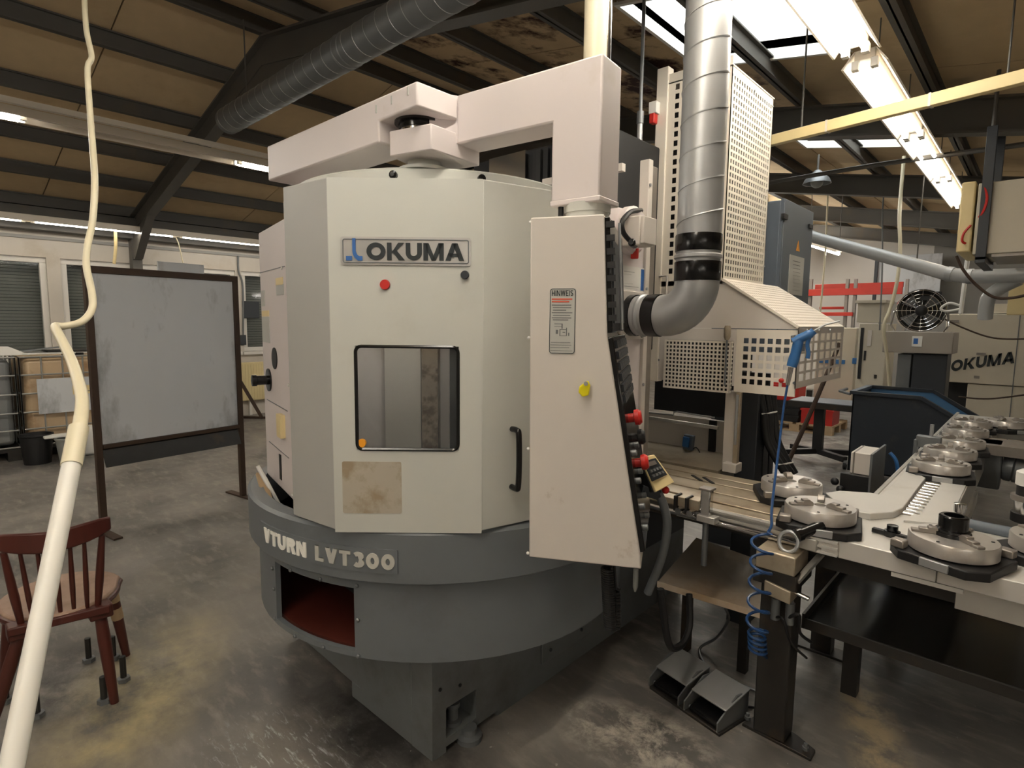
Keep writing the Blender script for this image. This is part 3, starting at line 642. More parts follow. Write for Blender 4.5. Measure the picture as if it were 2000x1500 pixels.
def lab(F, par, x0, y0, x1, y1, m, name, w=.002, label=None):
    (ua, za), (ub, zb) = F.uz(x0, y0), F.uz(x1, y1); return MB().fbox(F, ua, ub, min(za, zb), max(za, zb), 0, w).build(name, m, par, label=label)
lab(FK, cabn, 539, 544, 553, 556, M_yel, 'warning_label', label='small yellow warning label'); lab(FK, cabn, 540, 557, 555, 575, M_label, 'info_label'); lab(FK, cabn, 510, 568, 518, 598, M_label, 'info_label'); lab(FK, cabn, 512, 607, 526, 618, M_yel, 'warning_label'); lab(FK, cabn, 512, 619, 528, 670, M_label, 'info_label')
lab(FK, cabn, 549, 807, 558, 856, M_yel, 'pull_handle', .02, 'pale yellow recessed handle')
lab(FK, cabn, 546, 886, 551, 938, M_black, 'vent_slot', .003)
u, z = FK.uz(537, 700); MB().lathe([(.045, 0), (.045, .004), (.035, .005)], FK.p(u, z, 0), 24, FK.n).build('round_port', M_black, cabn)
u, z = FK.uz(526, 742); b = MB(); b.lathe([(.05, 0), (.05, .006), (.02, .007), (.02, .05), (.024, .052), (.024, .07), (0, .072)], FK.p(u, z, 0), 20, FK.n); b.build('twist_knob', M_blackg, cabn)
for (x, y) in ((508, 538), (551, 523), (564, 752), (516, 920), (571, 967)):
    u, z = FK.uz(x, y); MB().lathe([(.007, 0), (.006, .004)], FK.p(u, z, 0), 8, FK.n).build('screw', M_white, cabn)
# gap filler behind the left facet, right side panel, roof disc, tower behind
MB().prism([(K1.x, K1.y+.03), (L2.x, L2.y+.03), (L2.x, L2.y+.3), (K1.x, K1.y+.3)], ZB, 1.97).build('corner_post', M_pink, lathe)
pts = [(L2.x+.03, L2.y+.04), (L1.x, L1.y+.04), (R1.x-.04, R1.y), (R2.x-.05, R2.y), (-1.36, 2.4), (-2.5, 2.4), (-2.5, 1.3)]
MB().prism(pts, 2.0, 2.035).build('roof_plate', M_pink, lathe)
b = MB(); b.lathe([(.56, 2.03), (.56, 2.075), (.55, 2.082), (0, 2.085)], (-1.88, 1.58, 0), 64); disc = b.build('roof_disc', M_door, lathe)
for (x, y) in ((767, 341), (942, 347)):
    q = at(x, y, D=math.hypot(-1.88, 1.58)-.55); n = V((q.x+1.88, q.y-1.58, 0)).normalized(); c = V((-1.88, 1.58, 2.055))+n*.56
    MB().lathe([(.013, -.01), (.013, .012), (.007, .013), (.007, .018)], c, 12, n).build('cap_screw', M_blackg, disc)
b = MB(); b.lathe([(.085, 2.08), (.085, 2.09), (.055, 2.095), (.055, 2.12)], (-1.54, 1.24, 0), 28); b.build('swivel_post', M_door, lathe)
# right-hand side panel (duct outlet side)
XP = -1.335
zt_ = at(1248, 415, X=XP).z
MB().box(-1.55, XP, 1.62, 2.31, .89, zt_).build('side_panel', M_pink, lathe, .006)
MB().box(-1.37, XP+.012, 2.31, 2.345, .70, 2.31).build('edge_rail', M_ivory, lathe, .003)
MB().box(-1.37, XP+.004, 2.352, 2.40, .70, 2.29).build('edge_rail', M_jaw, lathe, .003)
for z in (1.05, 1.32, 1.75, 2.2): MB().cyl((XP+.01, 2.32, z), (XP+.018, 2.32, z), .007, n=8).build('screw', M_galv, lathe)
MB().box(-2.55, -1.57, 2.42, 3.2, 1.45, 2.52).build('spindle_tower', M_void, lathe, .01)
MB().box(-2.55, -1.97, 2.42, 3.2, .88, 1.45).build('tower_base', M_dark, lathe, .01)
b = MB()
for i in range(9): b.box(-2.05+.05*i, -2.02+.05*i, 2.40, 2.42, 2.08, 2.5)
b.build('way_cover', M_black, lathe)
MB().box(-2.36, -2.09, 2.36, 2.42, 2.05, 2.5).build('bright_way_strip', M_chrome, lathe)
MB().box(-1.98, -1.50, 2.37, 2.40, 2.30, 2.335).build('cross_rail', M_ivory, lathe)
q = at(1218, 545, X=XP); 
FP = Fr((XP, 1.6), PI/2)
def lab2(x0, y0, x1, y1, m, name, w=.003, par=lathe):
    (ua, za), (ub, zb) = FP.uz(x0, y0), FP.uz(x1, y1); return MB().fbox(FP, ua, ub, min(za, zb), max(za, zb), 0, w).build(name, m, par)
note = lab2(1216, 518, 1257, 570, M_white, 'paper_notice')
lab2(1251, 526, 1256, 568, M_letb, 'blue_stripe', .004, note)
for i, (x0, x1, y) in enumerate(((1218, 1238, 530), (1218, 1232, 535), (1218, 1235, 553), (1218, 1246, 559), (1219, 1244, 563))): lab2(x0, y, x1, y+2.0, M_print, 'print_line', .0036, note)
lab2(1228, 792, 1241, 815, M_label, 'info_label')
# round lug, junction box and cable at the top of the side panel
q = at(1222, 450, X=XP); b = MB(); b.lathe([(.10, 0), (.10, .03), (.085, .045), (0, .05)], (XP, q.y+.02, q.z), 28, (1, 0, 0)); b.build('round_boss', M_pink, lathe)
q = at(1252, 452, X=XP+.1); jb = MB(); jb.box(XP+.03, XP+.13, q.y-.06, q.y+.05, q.z-.06, q.z+.055); jbo = jb.build('junction_box', M_ivory, lathe, .006)
MB().box(XP+.13, XP+.145, q.y-.055, q.y+.045, q.z-.055, q.z+.05).build('box_lid', M_ivory, jbo, .003)
b = MB(); b.tube(smooth_path([at(1236, 476, X=XP+.08), at(1218, 455, X=XP+.09), at(1216, 432, X=XP+.09), at(1232, 414, X=XP+.07), at(1252, 411, X=XP+.03)], 8), .010, 8); b.build('cable_loop', M_black, jbo)
MB().lathe([(.016, -.01), (.016, .03), (.011, .032), (.011, .045)], at(1238, 477, X=XP+.09), 12, (.3, -1, .1)).build('cable_gland', M_blackg, jbo)
MB().box(XP+.02, XP+.05, q.y+.055, q.y+.075, q.z-.10, q.z-.03).build('red_connector', M_red, jbo, .004)
# flange for the extraction duct
dq = at(1240, 612, X=XP)
FLG = V((XP, 2.2, 1.64))
# sticks left in the gap behind the ring
p, q = at(503, 910, Z=1.03), at(523, 978, Z=.86)
q = V((-2.30, 1.08, .80)); p = at(503, 910, D=math.hypot(q.x, q.y)+.06)
b = MB(); b.tube([p, lerp(p, q, .3), q], [.008, .010, .006], 8); b.build('stick', M_white, label='thin white plastic stick standing in the slot behind the ring', cat='stick')
p2 = at(508, 925, D=math.hypot(q.x, q.y)+.10); q2 = V((-2.20, 1.00, .79))
b = MB(); b.bar(p2, q2, .035, .012, (1, 0, .3)); b.build('wooden_batten', M_pallet, label='flat brown wooden batten stuck in the slot behind the ring', cat='batten')

# ================================================================ SWIVEL ARM
arm = thing('swivel_arm', 'two-part white box arm bridging the lathe roof to the control pendant', 'arm', (-1.62, 1.26, 2.16))
b = MB(); b.fprism(Fr((0, 1.105), 0), [(-2.38, 2.16), (-1.60, 2.16), (-1.60, 2.225), (-1.405, 2.225), (-1.405, 2.296), (-2.38, 2.296)], -.16, 0)
boom = b.build('upper_boom', M_pink, arm, .006)
FA = Fr((0, 1.105), 0)
for (x, y) in ((735, 208), (765, 190), (797, 172)):
    u, z = FA.uz(x, y); MB().fbox(FA, u-.003, u+.003, z-.02, z+.004, 0, .002).build('keyhole_slot', M_label, boom)
JC = V((-1.52, 1.20, 0))
b = MB(); b.lathe([(.055, 2.19), (.055, 2.20), (.062, 2.201), (.062, 2.216), (.075, 2.218), (.075, 2.228)], JC, 32); b.build('swivel_joint', M_blackg, arm)
b = MB(); b.lathe([(.058, 2.186), (.058, 2.2)], JC, 32); b.build('joint_ring', M_chrome, arm)
FBm = Fr((-1.414, 1.269), math.radians(6.67))
Lb = (at(1178, 102, Z=2.303)-V((-1.414, 1.269, 2.303))).length
ud = FBm.uz(1078, 240)[0]
b = MB(); b.fprism(FBm, [(0, 2.155), (ud, 2.155), (ud, 1.935), (Lb, 1.935), (Lb, 2.303), (0, 2.303)], -.115, 0)
lower = b.build('lower_boom', M_pink, arm, .006)
sm0 = at(842, 240, Z=2.2)
# short angled nose under the joint
pN = [FBm.p(0, 0, 0), FBm.p(0, 0, -.115), V((-1.55, 1.36, 0)), V((-1.62, 1.27, 0)), V((-1.563, 1.119, 0)), V((-1.404, 1.157, 0))]
pN = [(p.x, p.y) for p in pN]
b = MB(); b.prism(pN[::-1] if sum(pN[i][0]*pN[(i+1) % 6][1]-pN[(i+1) % 6][0]*pN[i][1] for i in range(6)) < 0 else pN, 2.113, 2.19); b.build('boom_nose', M_pink, arm, .004)
pF = [(FBm.p(.002, 0, -.0).x, FBm.p(.002, 0, 0).y), (FBm.p(.002, 0, -.115).x, FBm.p(.002, 0, -.115).y), (FBm.p(-.10, 0, -.115).x, FBm.p(-.10, 0, -.115).y), (-1.455, 1.19)]
b = MB(); b.prism(pF[::-1] if sum(pF[i][0]*pF[(i+1) % 4][1]-pF[(i+1) % 4][0]*pF[i][1] for i in range(4)) < 0 else pF, 2.155, 2.303); b.build('boom_facet', M_pink, arm, .004)
b = MB(); b.fbox(FBm, ud-.002, Lb+.002, 1.925, 1.94, -.117, .002); b.build('end_cap', M_pink, arm, .003)
fc = FBm.p((ud+Lb)/2+.01, 0, -.058)
b = MB(); b.lathe([(.065, 1.905), (.065, 1.93)], fc, 32); b.lathe([(.062, 1.87), (.062, 1.91)], fc, 32); b.build('swivel_collar', M_door, arm)
b = MB(); b.lathe([(.075, 1.868), (.075, 1.882), (.066, 1.884)], fc, 32); b.build('swivel_ring', M_blackg, arm)
for du in (-.055, .03): MB().cyl(FBm.p((ud+Lb)/2+du, 1.90, -.02), FBm.p((ud+Lb)/2+du, 1.926, -.02), .008, n=10).build('cap_screw', M_black, arm)

# ================================================================ CONTROL PENDANT
TP = math.radians(27.4); P0 = at(1037, 425, D=1.62); FPd = Fr(P0, TP)
pend = thing('control_pendant', 'hanging ivory control pendant with notice plate, seen from its side', 'control panel', FPd.p(.1, .915, -.25))
pr = [FPd.uz(x, y) for x, y in ((1036, 425), (1180, 418), (1186, 655), (1251, 1085), (1252, 1112), (1033, 1088))]
DEP = .44
b = MB(); b.fprism(FPd, pr, -DEP, 0); body = b.build('housing', M_ivory, pend, .004)
for (x, y) in ((1034, 434), (1031, 660), (1030, 877), (1029, 1081)):
    u, z = FPd.uz(x, y); MB().sphere(FPd.p(u+.002, z, -.004), .005, 8, 5).build('screw', M_white, pend)
n0, n1 = FPd.uz(1074, 563), FPd.uz(1123, 692)
no = MB().fprism(FPd, rrect(n0[0], n1[0], n1[1], n0[1], .008), 0, .0015).build('notice_plate', M_label, pend)
b = MB(); b.tube([FPd.p(u, z, .002) for u, z in rrect(n0[0]+.002, n1[0]-.002, n1[1]+.002, n0[1]-.002, .007)], .0009, 4, closed=True); b.build('notice_border', M_letd, no)
w0, w1 = FPd.uz(1078, 578), FPd.uz(1120, 567)
b = MB(); lettering(b, 'HINWEIS', lambda u, v, k: FPd.p(w0[0]+u, w0[1]+v, .0028 if k else .001), w1[1]-w0[1], .17, .17, fit=w1[0]-w0[0]); b.build('lettering', M_letd, no)
for x0, x1, y in ((1078, 1118, 583), (1078, 1112, 588)): lab(FPd, no, x0, y, x1, y+2.6, M_letr, 'print_line', .0024)
for x0, x1, y in ((1078, 1116, 595), (1080, 1116, 600), (1080, 1106, 605), (1078, 1118, 610), (1080, 1114, 615), (1078, 1116, 620), (1080, 1110, 624), (1076, 1114, 668), (1075, 1116, 673), (1075, 1112, 678), (1075, 1118, 684)): lab(FPd, no, x0, y, x1, y+1.8, M_print, 'print_line', .0024)
for x0, x1, y0, y1 in ((1083, 1097, 632, 633.3), (1083, 1097, 637, 638), (1097, 1099, 632, 642), (1093, 1107, 643, 644.2), (1093, 1094.3, 643, 656), (1106, 1107.3, 640, 656), (1093, 1107, 655, 656.2), (1099, 1104, 648, 650), (1086, 1090, 644, 652), (1110, 1112, 650, 656)): lab(FPd, no, x0, y0, x1, y1, M_print, 'print_diagram', .0024)
u, z = FPd.uz(1146, 748)
b = MB(); b.fprism(FPd, [FPd.uz(x, y) for x, y in ((1150, 743), (1154, 752), (1151, 771), (1139, 774), (1131, 765), (1133, 754), (1145, 744))], .006, .016); tg = b.build('yellow_tag', M_yellow, pend, .003)
MB().cyl(FPd.p(u, z, 0), FPd.p(u, z, .02), .006, n=10).build('tag_hook', M_galv, tg)
# operator face: lies on the slanted and upright right-hand side
def face_fr(a, c):
    """u along depth (away from the camera), z along the slope of the profile from a (top) to c (bottom)"""
    return a, c
def fpt(seg, v, t, w=0):                     # v depth away from camera, t 0 top .. 1 bottom, w out of the face
    (ua, za), (ub, zb) = seg; u = ua+(ub-ua)*t; z = za+(zb-za)*t; n = V((za-zb, ub-ua)); n = V((abs(za-zb), (ub-ua)))/math.hypot(za-zb, ub-ua)
    return FPd.p(u+n[0]*w, z+n[1]*w, -v)
def fbx(seg, v0, v1, t0, t1, w0, w1, mb=None):
    return (mb or MB()).hexa([fpt(seg, v0, t1, w0), fpt(seg, v0, t1, w1), fpt(seg, v1, t1, w1), fpt(seg, v1, t1, w0), fpt(seg, v0, t0, w0), fpt(seg, v0, t0, w1), fpt(seg, v1, t0, w1), fpt(seg, v1, t0, w0)])
SU, SL = (pr[1], pr[2]), (pr[2], pr[3])
fbx(SU, .006, DEP-.006, .02, .98, -.005, .014).build('screen_bezel', M_blackg, pend, .003)
fbx(SU, .05, DEP-.05, .18, .9, .012, .017).build('screen', M_dark, pend)
b = MB()
for i in range(8): fbx(SU, .0, .012, .06+.11*i, .11+.11*i, .004, .026, b)
b.build('softkeys', M_black, pend)
b = MB(); b.tube([fpt(SU, .12, .02, .03), fpt(SU, .12, .96, .03)], .004, 8); b.build('edge_bar', M_galv, pend)
fbx(SL, .006, DEP-.006, .01, .99, -.005, .014).build('keyboard_panel', M_blackg, pend, .003)
b = MB()
for i in range(6):
    for j in range(9): fbx(SL, .04+.04*j, .07+.04*j, .03+.05*i, .065+.05*i, .012, .020, b)
b.build('keys', M_dark, pend, kind='stuff')
fbx(SL, .03, .2, .01, .012, .014, .04).build('key_tray', M_galvd, pend)
for v, t, m, nm, lb in ((.10, .40, M_red, 'emergency_stop', 'red mushroom stop button'), (.10, .615, M_red, 'push_button', 'red push button'), (.12, .50, M_black, 'selector_knob', None)):
    a = fpt(SL, v, t, .012); c = fpt(SL, v, t, .05); ax = (c-a).normalized()
    MB().lathe([(.013, 0), (.013, .018), (.022, .02), (.023, .032), (.017, .04), (0, .041)], a, 18, ax).build(nm, m, pend, label=lb)
for v in (.05, .16):
    for t in (.55, .68, .8, .9): MB().lathe([(.009, 0), (.009, .014), (.006, .016)], fpt(SL, v, t, .012), 10, fpt(SL, v, t, 1)-fpt(SL, v, t, 0)).build('push_button', M_galvd, pend)
b = MB(); b.tube(smooth_path([at(1199, 632, D=1.9), at(1208, 628, D=1.9), at(1214, 634, D=1.9), at(1206, 645, D=1.9), at(1208, 652, D=1.9), at(1214, 655, D=1.9)], 5), .003, 6); b.build('key_ring', M_chrome, pend)
# coiled cable hanging below and small glass fitting
b = MB(); c0 = at(1186, 1108, D=1.72); c1 = at(1192, 1225, D=1.72)
N_ = 26; b.tube([lerp(c0, c1, i/(N_*8))+V((math.cos(i*PI/4), math.sin(i*PI/4), 0))*.017 for i in range(N_*8+1)], .0045, 6); b.build('coiled_cable', M_black, pend)
c2 = at(1202, 1150, D=1.74); c3 = at(1203, 1225, D=1.74)
b = MB(); b.tube([at(1200, 1105, D=1.72), at(1203, 1150, D=1.73)]+[lerp(c2, c3, i/96)+V((math.cos(i*PI/4), math.sin(i*PI/4), 0))*.013 for i in range(97)], .0045, 6); b.build('coiled_cable', M_black, pend)
q = at(1242, 1112, D=1.7); b = MB(); b.lathe([(.008, 0), (.008, -.055), (.003, -.07)][::-1], q, 10); b.build('glass_fitting', M_clear, pend)

# handheld controller clipped to the pendant
HC = at(1285, 925, D=1.78)
hd = thing('handheld_controller', 'small yellow-framed handheld controller clipped beside the pendant keyboard', 'controller', HC)
hx = (at(1306, 958, D=1.80)-at(1265, 968, D=1.76)); 
A_, B_, C_, D_ = at(1250, 893, D=1.74), at(1276, 888, D=1.80), at(1316, 942, D=1.80), at(1279, 962, D=1.74)
nrm = (B_-A_).cross(D_-A_).normalized(); nrm = nrm if nrm.dot(EYE-A_) > 0 else -nrm
def quadbox(P4, w0, w1, ins=0, t0=0, t1=1, s0=0, s1=1):
    f = lambda s, t: lerp(lerp(P4[0], P4[1], s), lerp(P4[3], P4[2], s), t)
    q = [f(s0, t1), f(s1, t1), f(s1, t0), f(s0, t0)]
    return MB().hexa([p+nrm*w0 for p in q]+[p+nrm*w1 for p in q])
Q4 = (A_, B_, C_, D_)
quadbox(Q4, -.045, -.002, t0=.0, t1=1).build('shell', M_black, hd, .006)
quadbox(Q4, -.004, .004).build('frame', M_yel, hd, .003)
quadbox(Q4, .003, .006, t0=.12, t1=.70, s0=.02, s1=.88).build('keypad', M_dark, hd)
quadbox(Q4, .005, .008, t0=.18, t1=.30, s0=.2, s1=.7).build('display', M_jaw, hd)
for i in range(2):
    for j in range(4): quadbox(Q4, .005, .010, t0=.40+.14*i, t1=.47+.14*i, s0=.12+.18*j, s1=.22+.18*j).build('key', M_print, hd)
q = at(1300, 957, D=1.79); MB().sphere(q, .012, 10, 6).build('stop_button', M_red, hd)
b = MB(); b.tube(smooth_path([at(1285, 962, D=1.78), at(1297, 990, D=1.79), at(1303, 1030, D=1.8), at(1292, 1090, D=1.82), at(1265, 1158, D=1.85)], 8), .0135, 10); b.build('armoured_cable', M_grey, hd)
MB().cyl(at(1278, 955, D=1.77), at(1287, 968, D=1.78), .012, n=10).build('cable_sleeve', M_dark, hd)
MB().bar(at(1250, 955, D=1.75), at(1284, 966, D=1.78), .03, .03).build('holder', M_dark, hd, .003)

# ================================================================ LOADING GUARD (perforated)
GY = 2.85
gd = thing('loading_guard', 'cream perforated sheet guard with tall column and sloped hood beside the duct', 'guard', (-1.2, GY, .86))
def Yp(x, y): return at(x, y, Y=GY)
CT = 2.83
MB().box(-1.60, -1.535, GY-.01, GY+.05, 1.28, 2.92).build('corner_frame', M_cream, gd, .004)
F0 = Fr((0, GY), 0)
b = MB(); b.perf(lambda u, v, k: F0.p(u, v, .0 if k else -.004), -1.535, -1.2, 1.80, CT+.05, 7, 21, .6, .03, .05); b.build('perforated_panel', M_cream, gd)
FX = Fr((-1.2, 0), PI/2)
b = MB(); b.perf(lambda u, v, k: FX.p(u, v, 0 if k else -.004), GY, 3.415, 1.80, CT, 17, 30, .62, .018, .03); b.build('perforated_panel', M_cream, gd)
MB().box(-1.535, -1.2, 3.41, 3.415, 1.8, CT).build('back_panel', M_cream, gd)
MB().box(-1.54, -1.195, GY, 3.416, CT, CT+.006).build('top_panel', M_cream, gd)
MB().box(-1.60, -1.2, GY, 3.415, 1.795, 1.80).build('shelf_panel', M_cream, gd)
for (x, y) in ((1432, 146), (1474, 177), (1509, 208), (1499, 372), (1492, 520)):
    q = at(x, y, X=-1.2); MB().lathe([(.006, 0), (.006, .003), (.003, .005)], q, 8, (1, 0, 0)).build('screw', M_galv, gd)
XR_ = -.83; GD = 3.66
Ph = lambda u, v, k: V((-1.2+(XR_+1.2)*v, u, 1.82-(1.82-1.585)*v+(.004 if k else 0)))
b = MB(); b.perf(Ph, GY, GD, 0, 1, 26, 15, .55, .02, .03); b.build('perforated_hood', M_cream, gd)
MB().fprism(F0, [(-1.60, 1.576), (XR_, 1.576), (XR_, 1.585), (-1.2, 1.82), (-1.60, 1.82)], -.004, 0).build('gable_panel', M_ivory, gd)
MB().bar((-1.2, GY-.004, 1.82), (XR_, GY-.004, 1.585), .012, .012).build('hood_edge', M_cream, gd)
MB().box(-1.515, -1.225, 2.885, 3.39, 1.81, 2.79).build('dark_filler', M_void, gd)  # dark block added inside the column so its holes look dark
# front lower apron: plain sheet, fine mesh cover, large holes
MB().fsheet(F0, -1.57, Yp(1436, 700).x+.001, 1.29, 1.572, -.004, 0).build('apron_panel', M_ivory, gd)
u0, u1 = Yp(1303, 700).x, Yp(1432, 700).x
b = MB(); b.perf(lambda u, v, k: F0.p(u, v, .035 if k else .031), u0, u1, 1.255, 1.512, 17, 12, .6, .006, .006); b.build('mesh_cover', M_cream, gd)
b = MB(); b.perf(lambda u, v, k: V((u1+(0 if k else -.004), GY-.035+.035*u, v)), 0, 1, 1.255, 1.512, 2, 12, .6, .05, .006); b.build('mesh_cover_side', M_cream, gd)
MB().fbox(F0, u0, u1, 1.255, 1.512, .001, .006).build('mesh_backing', M_void, gd)
u2 = Yp(1436, 700).x
b = MB(); b.perf(lambda u, v, k: F0.p(u, v, 0 if k else -.004), u2, XR_, 1.262, 1.572, 6, 6, .64, .03, .035); b.build('perforated_panel', M_cream, gd)
FX2 = Fr((XR_, 0), PI/2)
b = MB(); b.perf(lambda u, v, k: FX2.p(u, v, 0 if k else -.004), GY, GD, 1.30, 1.585, 7, 5, .76, .03, .025); b.build('perforated_panel', M_ivory, gd)
for (x, y) in ((1419, 648), (1551, 748), (1286, 703)):
    q = Yp(x, y); MB().lathe([(.007, 0), (.006, .005)], q, 8, (0, -1, 0)).build('screw', M_galvd, gd)
q = Yp(1527, 743); MB().lathe([(.011, 0), (.011, .012), (.004, .016)], q, 12, (0, -1, 0)).build('red_lamp', M_red, gd)
for dx in (.0, .1, .2): MB().lathe([(.008, 0), (.006, .006)], (XR_, GY+.12+dx*2, 1.57), 8, (1, 0, 0)).build('screw', M_galv, gd)
# latch with wooden handle
q = Yp(1430, 650); b = MB(); b.lathe([(.010, -.035), (.016, -.02), (.017, .02), (.012, .035), (0, .037)], q+V((0, -.06, 0)), 12); h = b.build('latch_handle', M_bed, gd)
MB().cyl(q+V((0, -.06, -.26)), q+V((0, -.06, -.03)), .005, n=8).build('latch_rod', M_galvd, gd)
# loading window below the guard: post, back wall, rods
MB().box(-1.165, -1.105, GY+.02, GY+.07, .855, 1.26).build('window_post', M_ivory, gd, .003)
MB().box(-1.105, -1.082, GY+.0, GY+.03, .87, 1.26).build('window_post', M_bed, gd, .003)
MB().cyl((-1.088, GY-.02, 1.0), (-1.088, GY-.02, 1.25), .007, n=8).build('guide_rod', M_galv, gd)
MB().box(-1.96, -1.10, 3.28, 3.31, .5, 1.03).build('inner_wall', M_ivory, gd)
MB().box(-1.96, -1.18, 2.86, 3.28, .82, .842).build('inner_floor', M_bed, gd)
MB().box(-1.96, -1.2, 3.6, 3.63, 1.0, 1.3).build('inner_wall', M_void, gd)
xs_ = at(1384, 870, Y=3.27).x, at(1397, 870, Y=3.27).x; MB().box(xs_[0], xs_[1], 3.262, 3.279, .845, 1.03).build('inner_slot', M_void, gd)
MB().box(at(1437, 850, Y=2.98).x, at(1478, 850, Y=2.98).x, 2.98, 3.26, 0, 1.262).build('dark_column', M_dark, gd, .004)
a, c = at(1268, 816, Y=2.95), at(1403, 836, Y=2.95); MB().bar(a, c, .018, .018).build('cross_rod', M_alu, gd, .002)
pts = [at(x, y, Y=3.05) for x, y in ((1268, 806), (1316, 811), (1316, 805), (1322, 804), (1395, 816))]
b = MB(); b.tube(pts, .005, 6); b.build('cranked_rod', M_galv, gd)
q = at(1345, 862, Y=3.2); b = MB(); b.bar(q+V((0, 0, -.05)), q+V((0.005, 0, .04)), .06, .03, (0, 1, 0)); sw = b.build('blue_switch_box', M_cab, gd, .004)
MB().bar(q+V((-.004, -.03, -.03)), q+V((.0, -.03, .03)), .04, .012, (0, 1, 0)).build('switch_cover', M_blue, sw, .002)
b = MB(); b.tube(smooth_path([q+V((.06, .0, -.13)), q+V((.075, 0, -.07)), q+V((.05, 0, -.03)), q+V((.02, 0, -.05))], 6), .003, 6); b.build('switch_cable', M_black, sw)
MB().cyl(q+V((.0, 0, -.14)), q+V((0, 0, -.05)), .01, n=8).build('switch_stem', M_bed, sw)
q = at(1430, 912, Y=2.85); MB().box(q.x-.04, q.x+.03, 2.82, 2.9, .855, .90).build('hinge_block', M_ivory, gd, .003)
# red interlocks
q = Yp(1284, 222); MB().box(q.x-.025, q.x+.02, GY-.05, GY-.01, q.z-.01, q.z+.05).build('interlock_mount', M_white, gd, .003); MB().box(q.x-.018, q.x+.012, GY-.055, GY-.015, q.z-.06, q.z-.01).build('interlock', M_red, gd, .005)
b = MB(); q = Yp(1290, 540); b.tube([q+V((0, -.012, 0)), q+V((.055, -.03, .0)), q+V((.055, -.03, -.22)), q+V((0, -.012, -.22))], .006, 8); b.build('pull_handle', M_ivory, gd)

# ================================================================ DUCTS
DX, DY, DR = -1.03, 2.2, .088
def spiral(name, mb_m, parent, p0, p1, r, pitch, rr=.0035, n=24):
    d = (p1-p0); Ld = d.length; ax = d/Ld; e = ax.orthogonal().normalized(); g = ax.cross(e); b = MB(); k = int(Ld/pitch*n)
    b.tube([p0+ax*(Ld*i/k)+(e*math.cos(2*PI*i/n)+g*math.sin(2*PI*i/n))*r for i in range(k+1)], rr, 4); b.build(name, mb_m, parent)
vd = thing('spiral_duct', 'shiny vertical spiral duct with elbow and black tape, joining the lathe side', 'duct', (DX, DY, 1.64))
zs = 1.63
elb = [(DX-.135+.135*math.sin(t*PI/2/10), DY, zs+.135-.135*math.cos(t*PI/2/10)) for t in range(11)]
zt1 = zs+.135
MB().cyl((XP, DY, zs), (DX-.13, DY, zs), DR-.004, n=36, caps=False).build('collar_pipe', M_galv, vd)
b = MB(); b.tube([(DX-.14, DY, zs)]+elb+[(DX, DY, zt1+.01)], DR-.002, 36, caps=False); b.build('elbow', M_galv, vd)
top = V((DX, DY, 2.92))
MB().cyl((DX, DY, zt1), top, DR-.003, n=40, caps=False).build('straight_pipe', M_galv, vd)
spiral('spiral_seam', M_galv, vd, V((DX, DY, zt1+.16)), top, DR-.003, .125)
for z0, z1 in ((zt1+.0, zt1+.075), (zt1+.115, zt1+.18)): MB().lathe([(DR, z0), (DR+.001, z0+.002), (DR+.001, z1-.002), (DR, z1)], (DX, DY, 0), 40).build('tape_band', M_tape, vd)
MB().lathe([(DR-.002, zt1+.085), (DR+.004, zt1+.09), (DR+.004, zt1+.10), (DR-.002, zt1+.105)], (DX, DY, 0), 40).build('coupling_bead', M_galv, vd)
for x0, x1 in ((XP+.012, XP+.045), (XP+.10, XP+.155)): MB().lathe([(DR-.002, 0), (DR+.001, .002), (DR+.001, x1-x0-.002), (DR-.002, x1-x0)], (x0, DY, zs), 40, (1, 0, 0)).build('tape_band', M_tape, vd)
MB().lathe([(DR-.003, 0), (DR+.003, .006), (DR+.003, .012), (DR-.003, .018)], (XP+.065, DY, zs), 40, (1, 0, 0)).build('coupling_bead', M_galv, vd)
MB().box(XP, XP+.012, DY-.105, DY+.105, zs-.105, zs+.105).build('flange_plate', M_ivory, vd, .003)
for sy in (-.09, .09):
    for sz in (-.09, .09): MB().cyl((XP+.01, DY+sy, zs+sz), (XP+.018, DY+sy, zs+sz), .007, n=8).build('screw', M_galvd, vd)
b = MB(); b.tube(smooth_path([top, top+V((-.03, 0, .12)), top+V((-.16, 0, .22)), (-1.6, DY, 3.22), (-2.2, DY, 3.34)], 6), DR, 28, caps=False); b.build('upper_bend', M_galv, vd)
cd = thing('ceiling_duct', 'long dark spiral duct running below the roof frame at the top', 'duct', (-3.8, 2.2, 3.36))
e0, e1 = V((-5.48, 2.2, 3.34)), V((-2.18, 2.2, 3.375))
MB().cyl(e0, e1, .108, n=36).build('pipe', M_galvd, cd); spiral('spiral_seam', M_galv, cd, e0, e1, .108, .125, .003)
for k in (.58, .60): MB().lathe([(.108, 0), (.113, .006), (.113, .014), (.108, .02)], lerp(e0, e1, k), 32, e1-e0).build('coupling_bead', M_galvd, cd)
for k in (.12, .85):
    q = lerp(e0, e1, k); MB().cyl(q+V((0, 0, .1)), (q.x, q.y, roof(q.x)), .006, n=6).build('hanger', M_beam, cd)

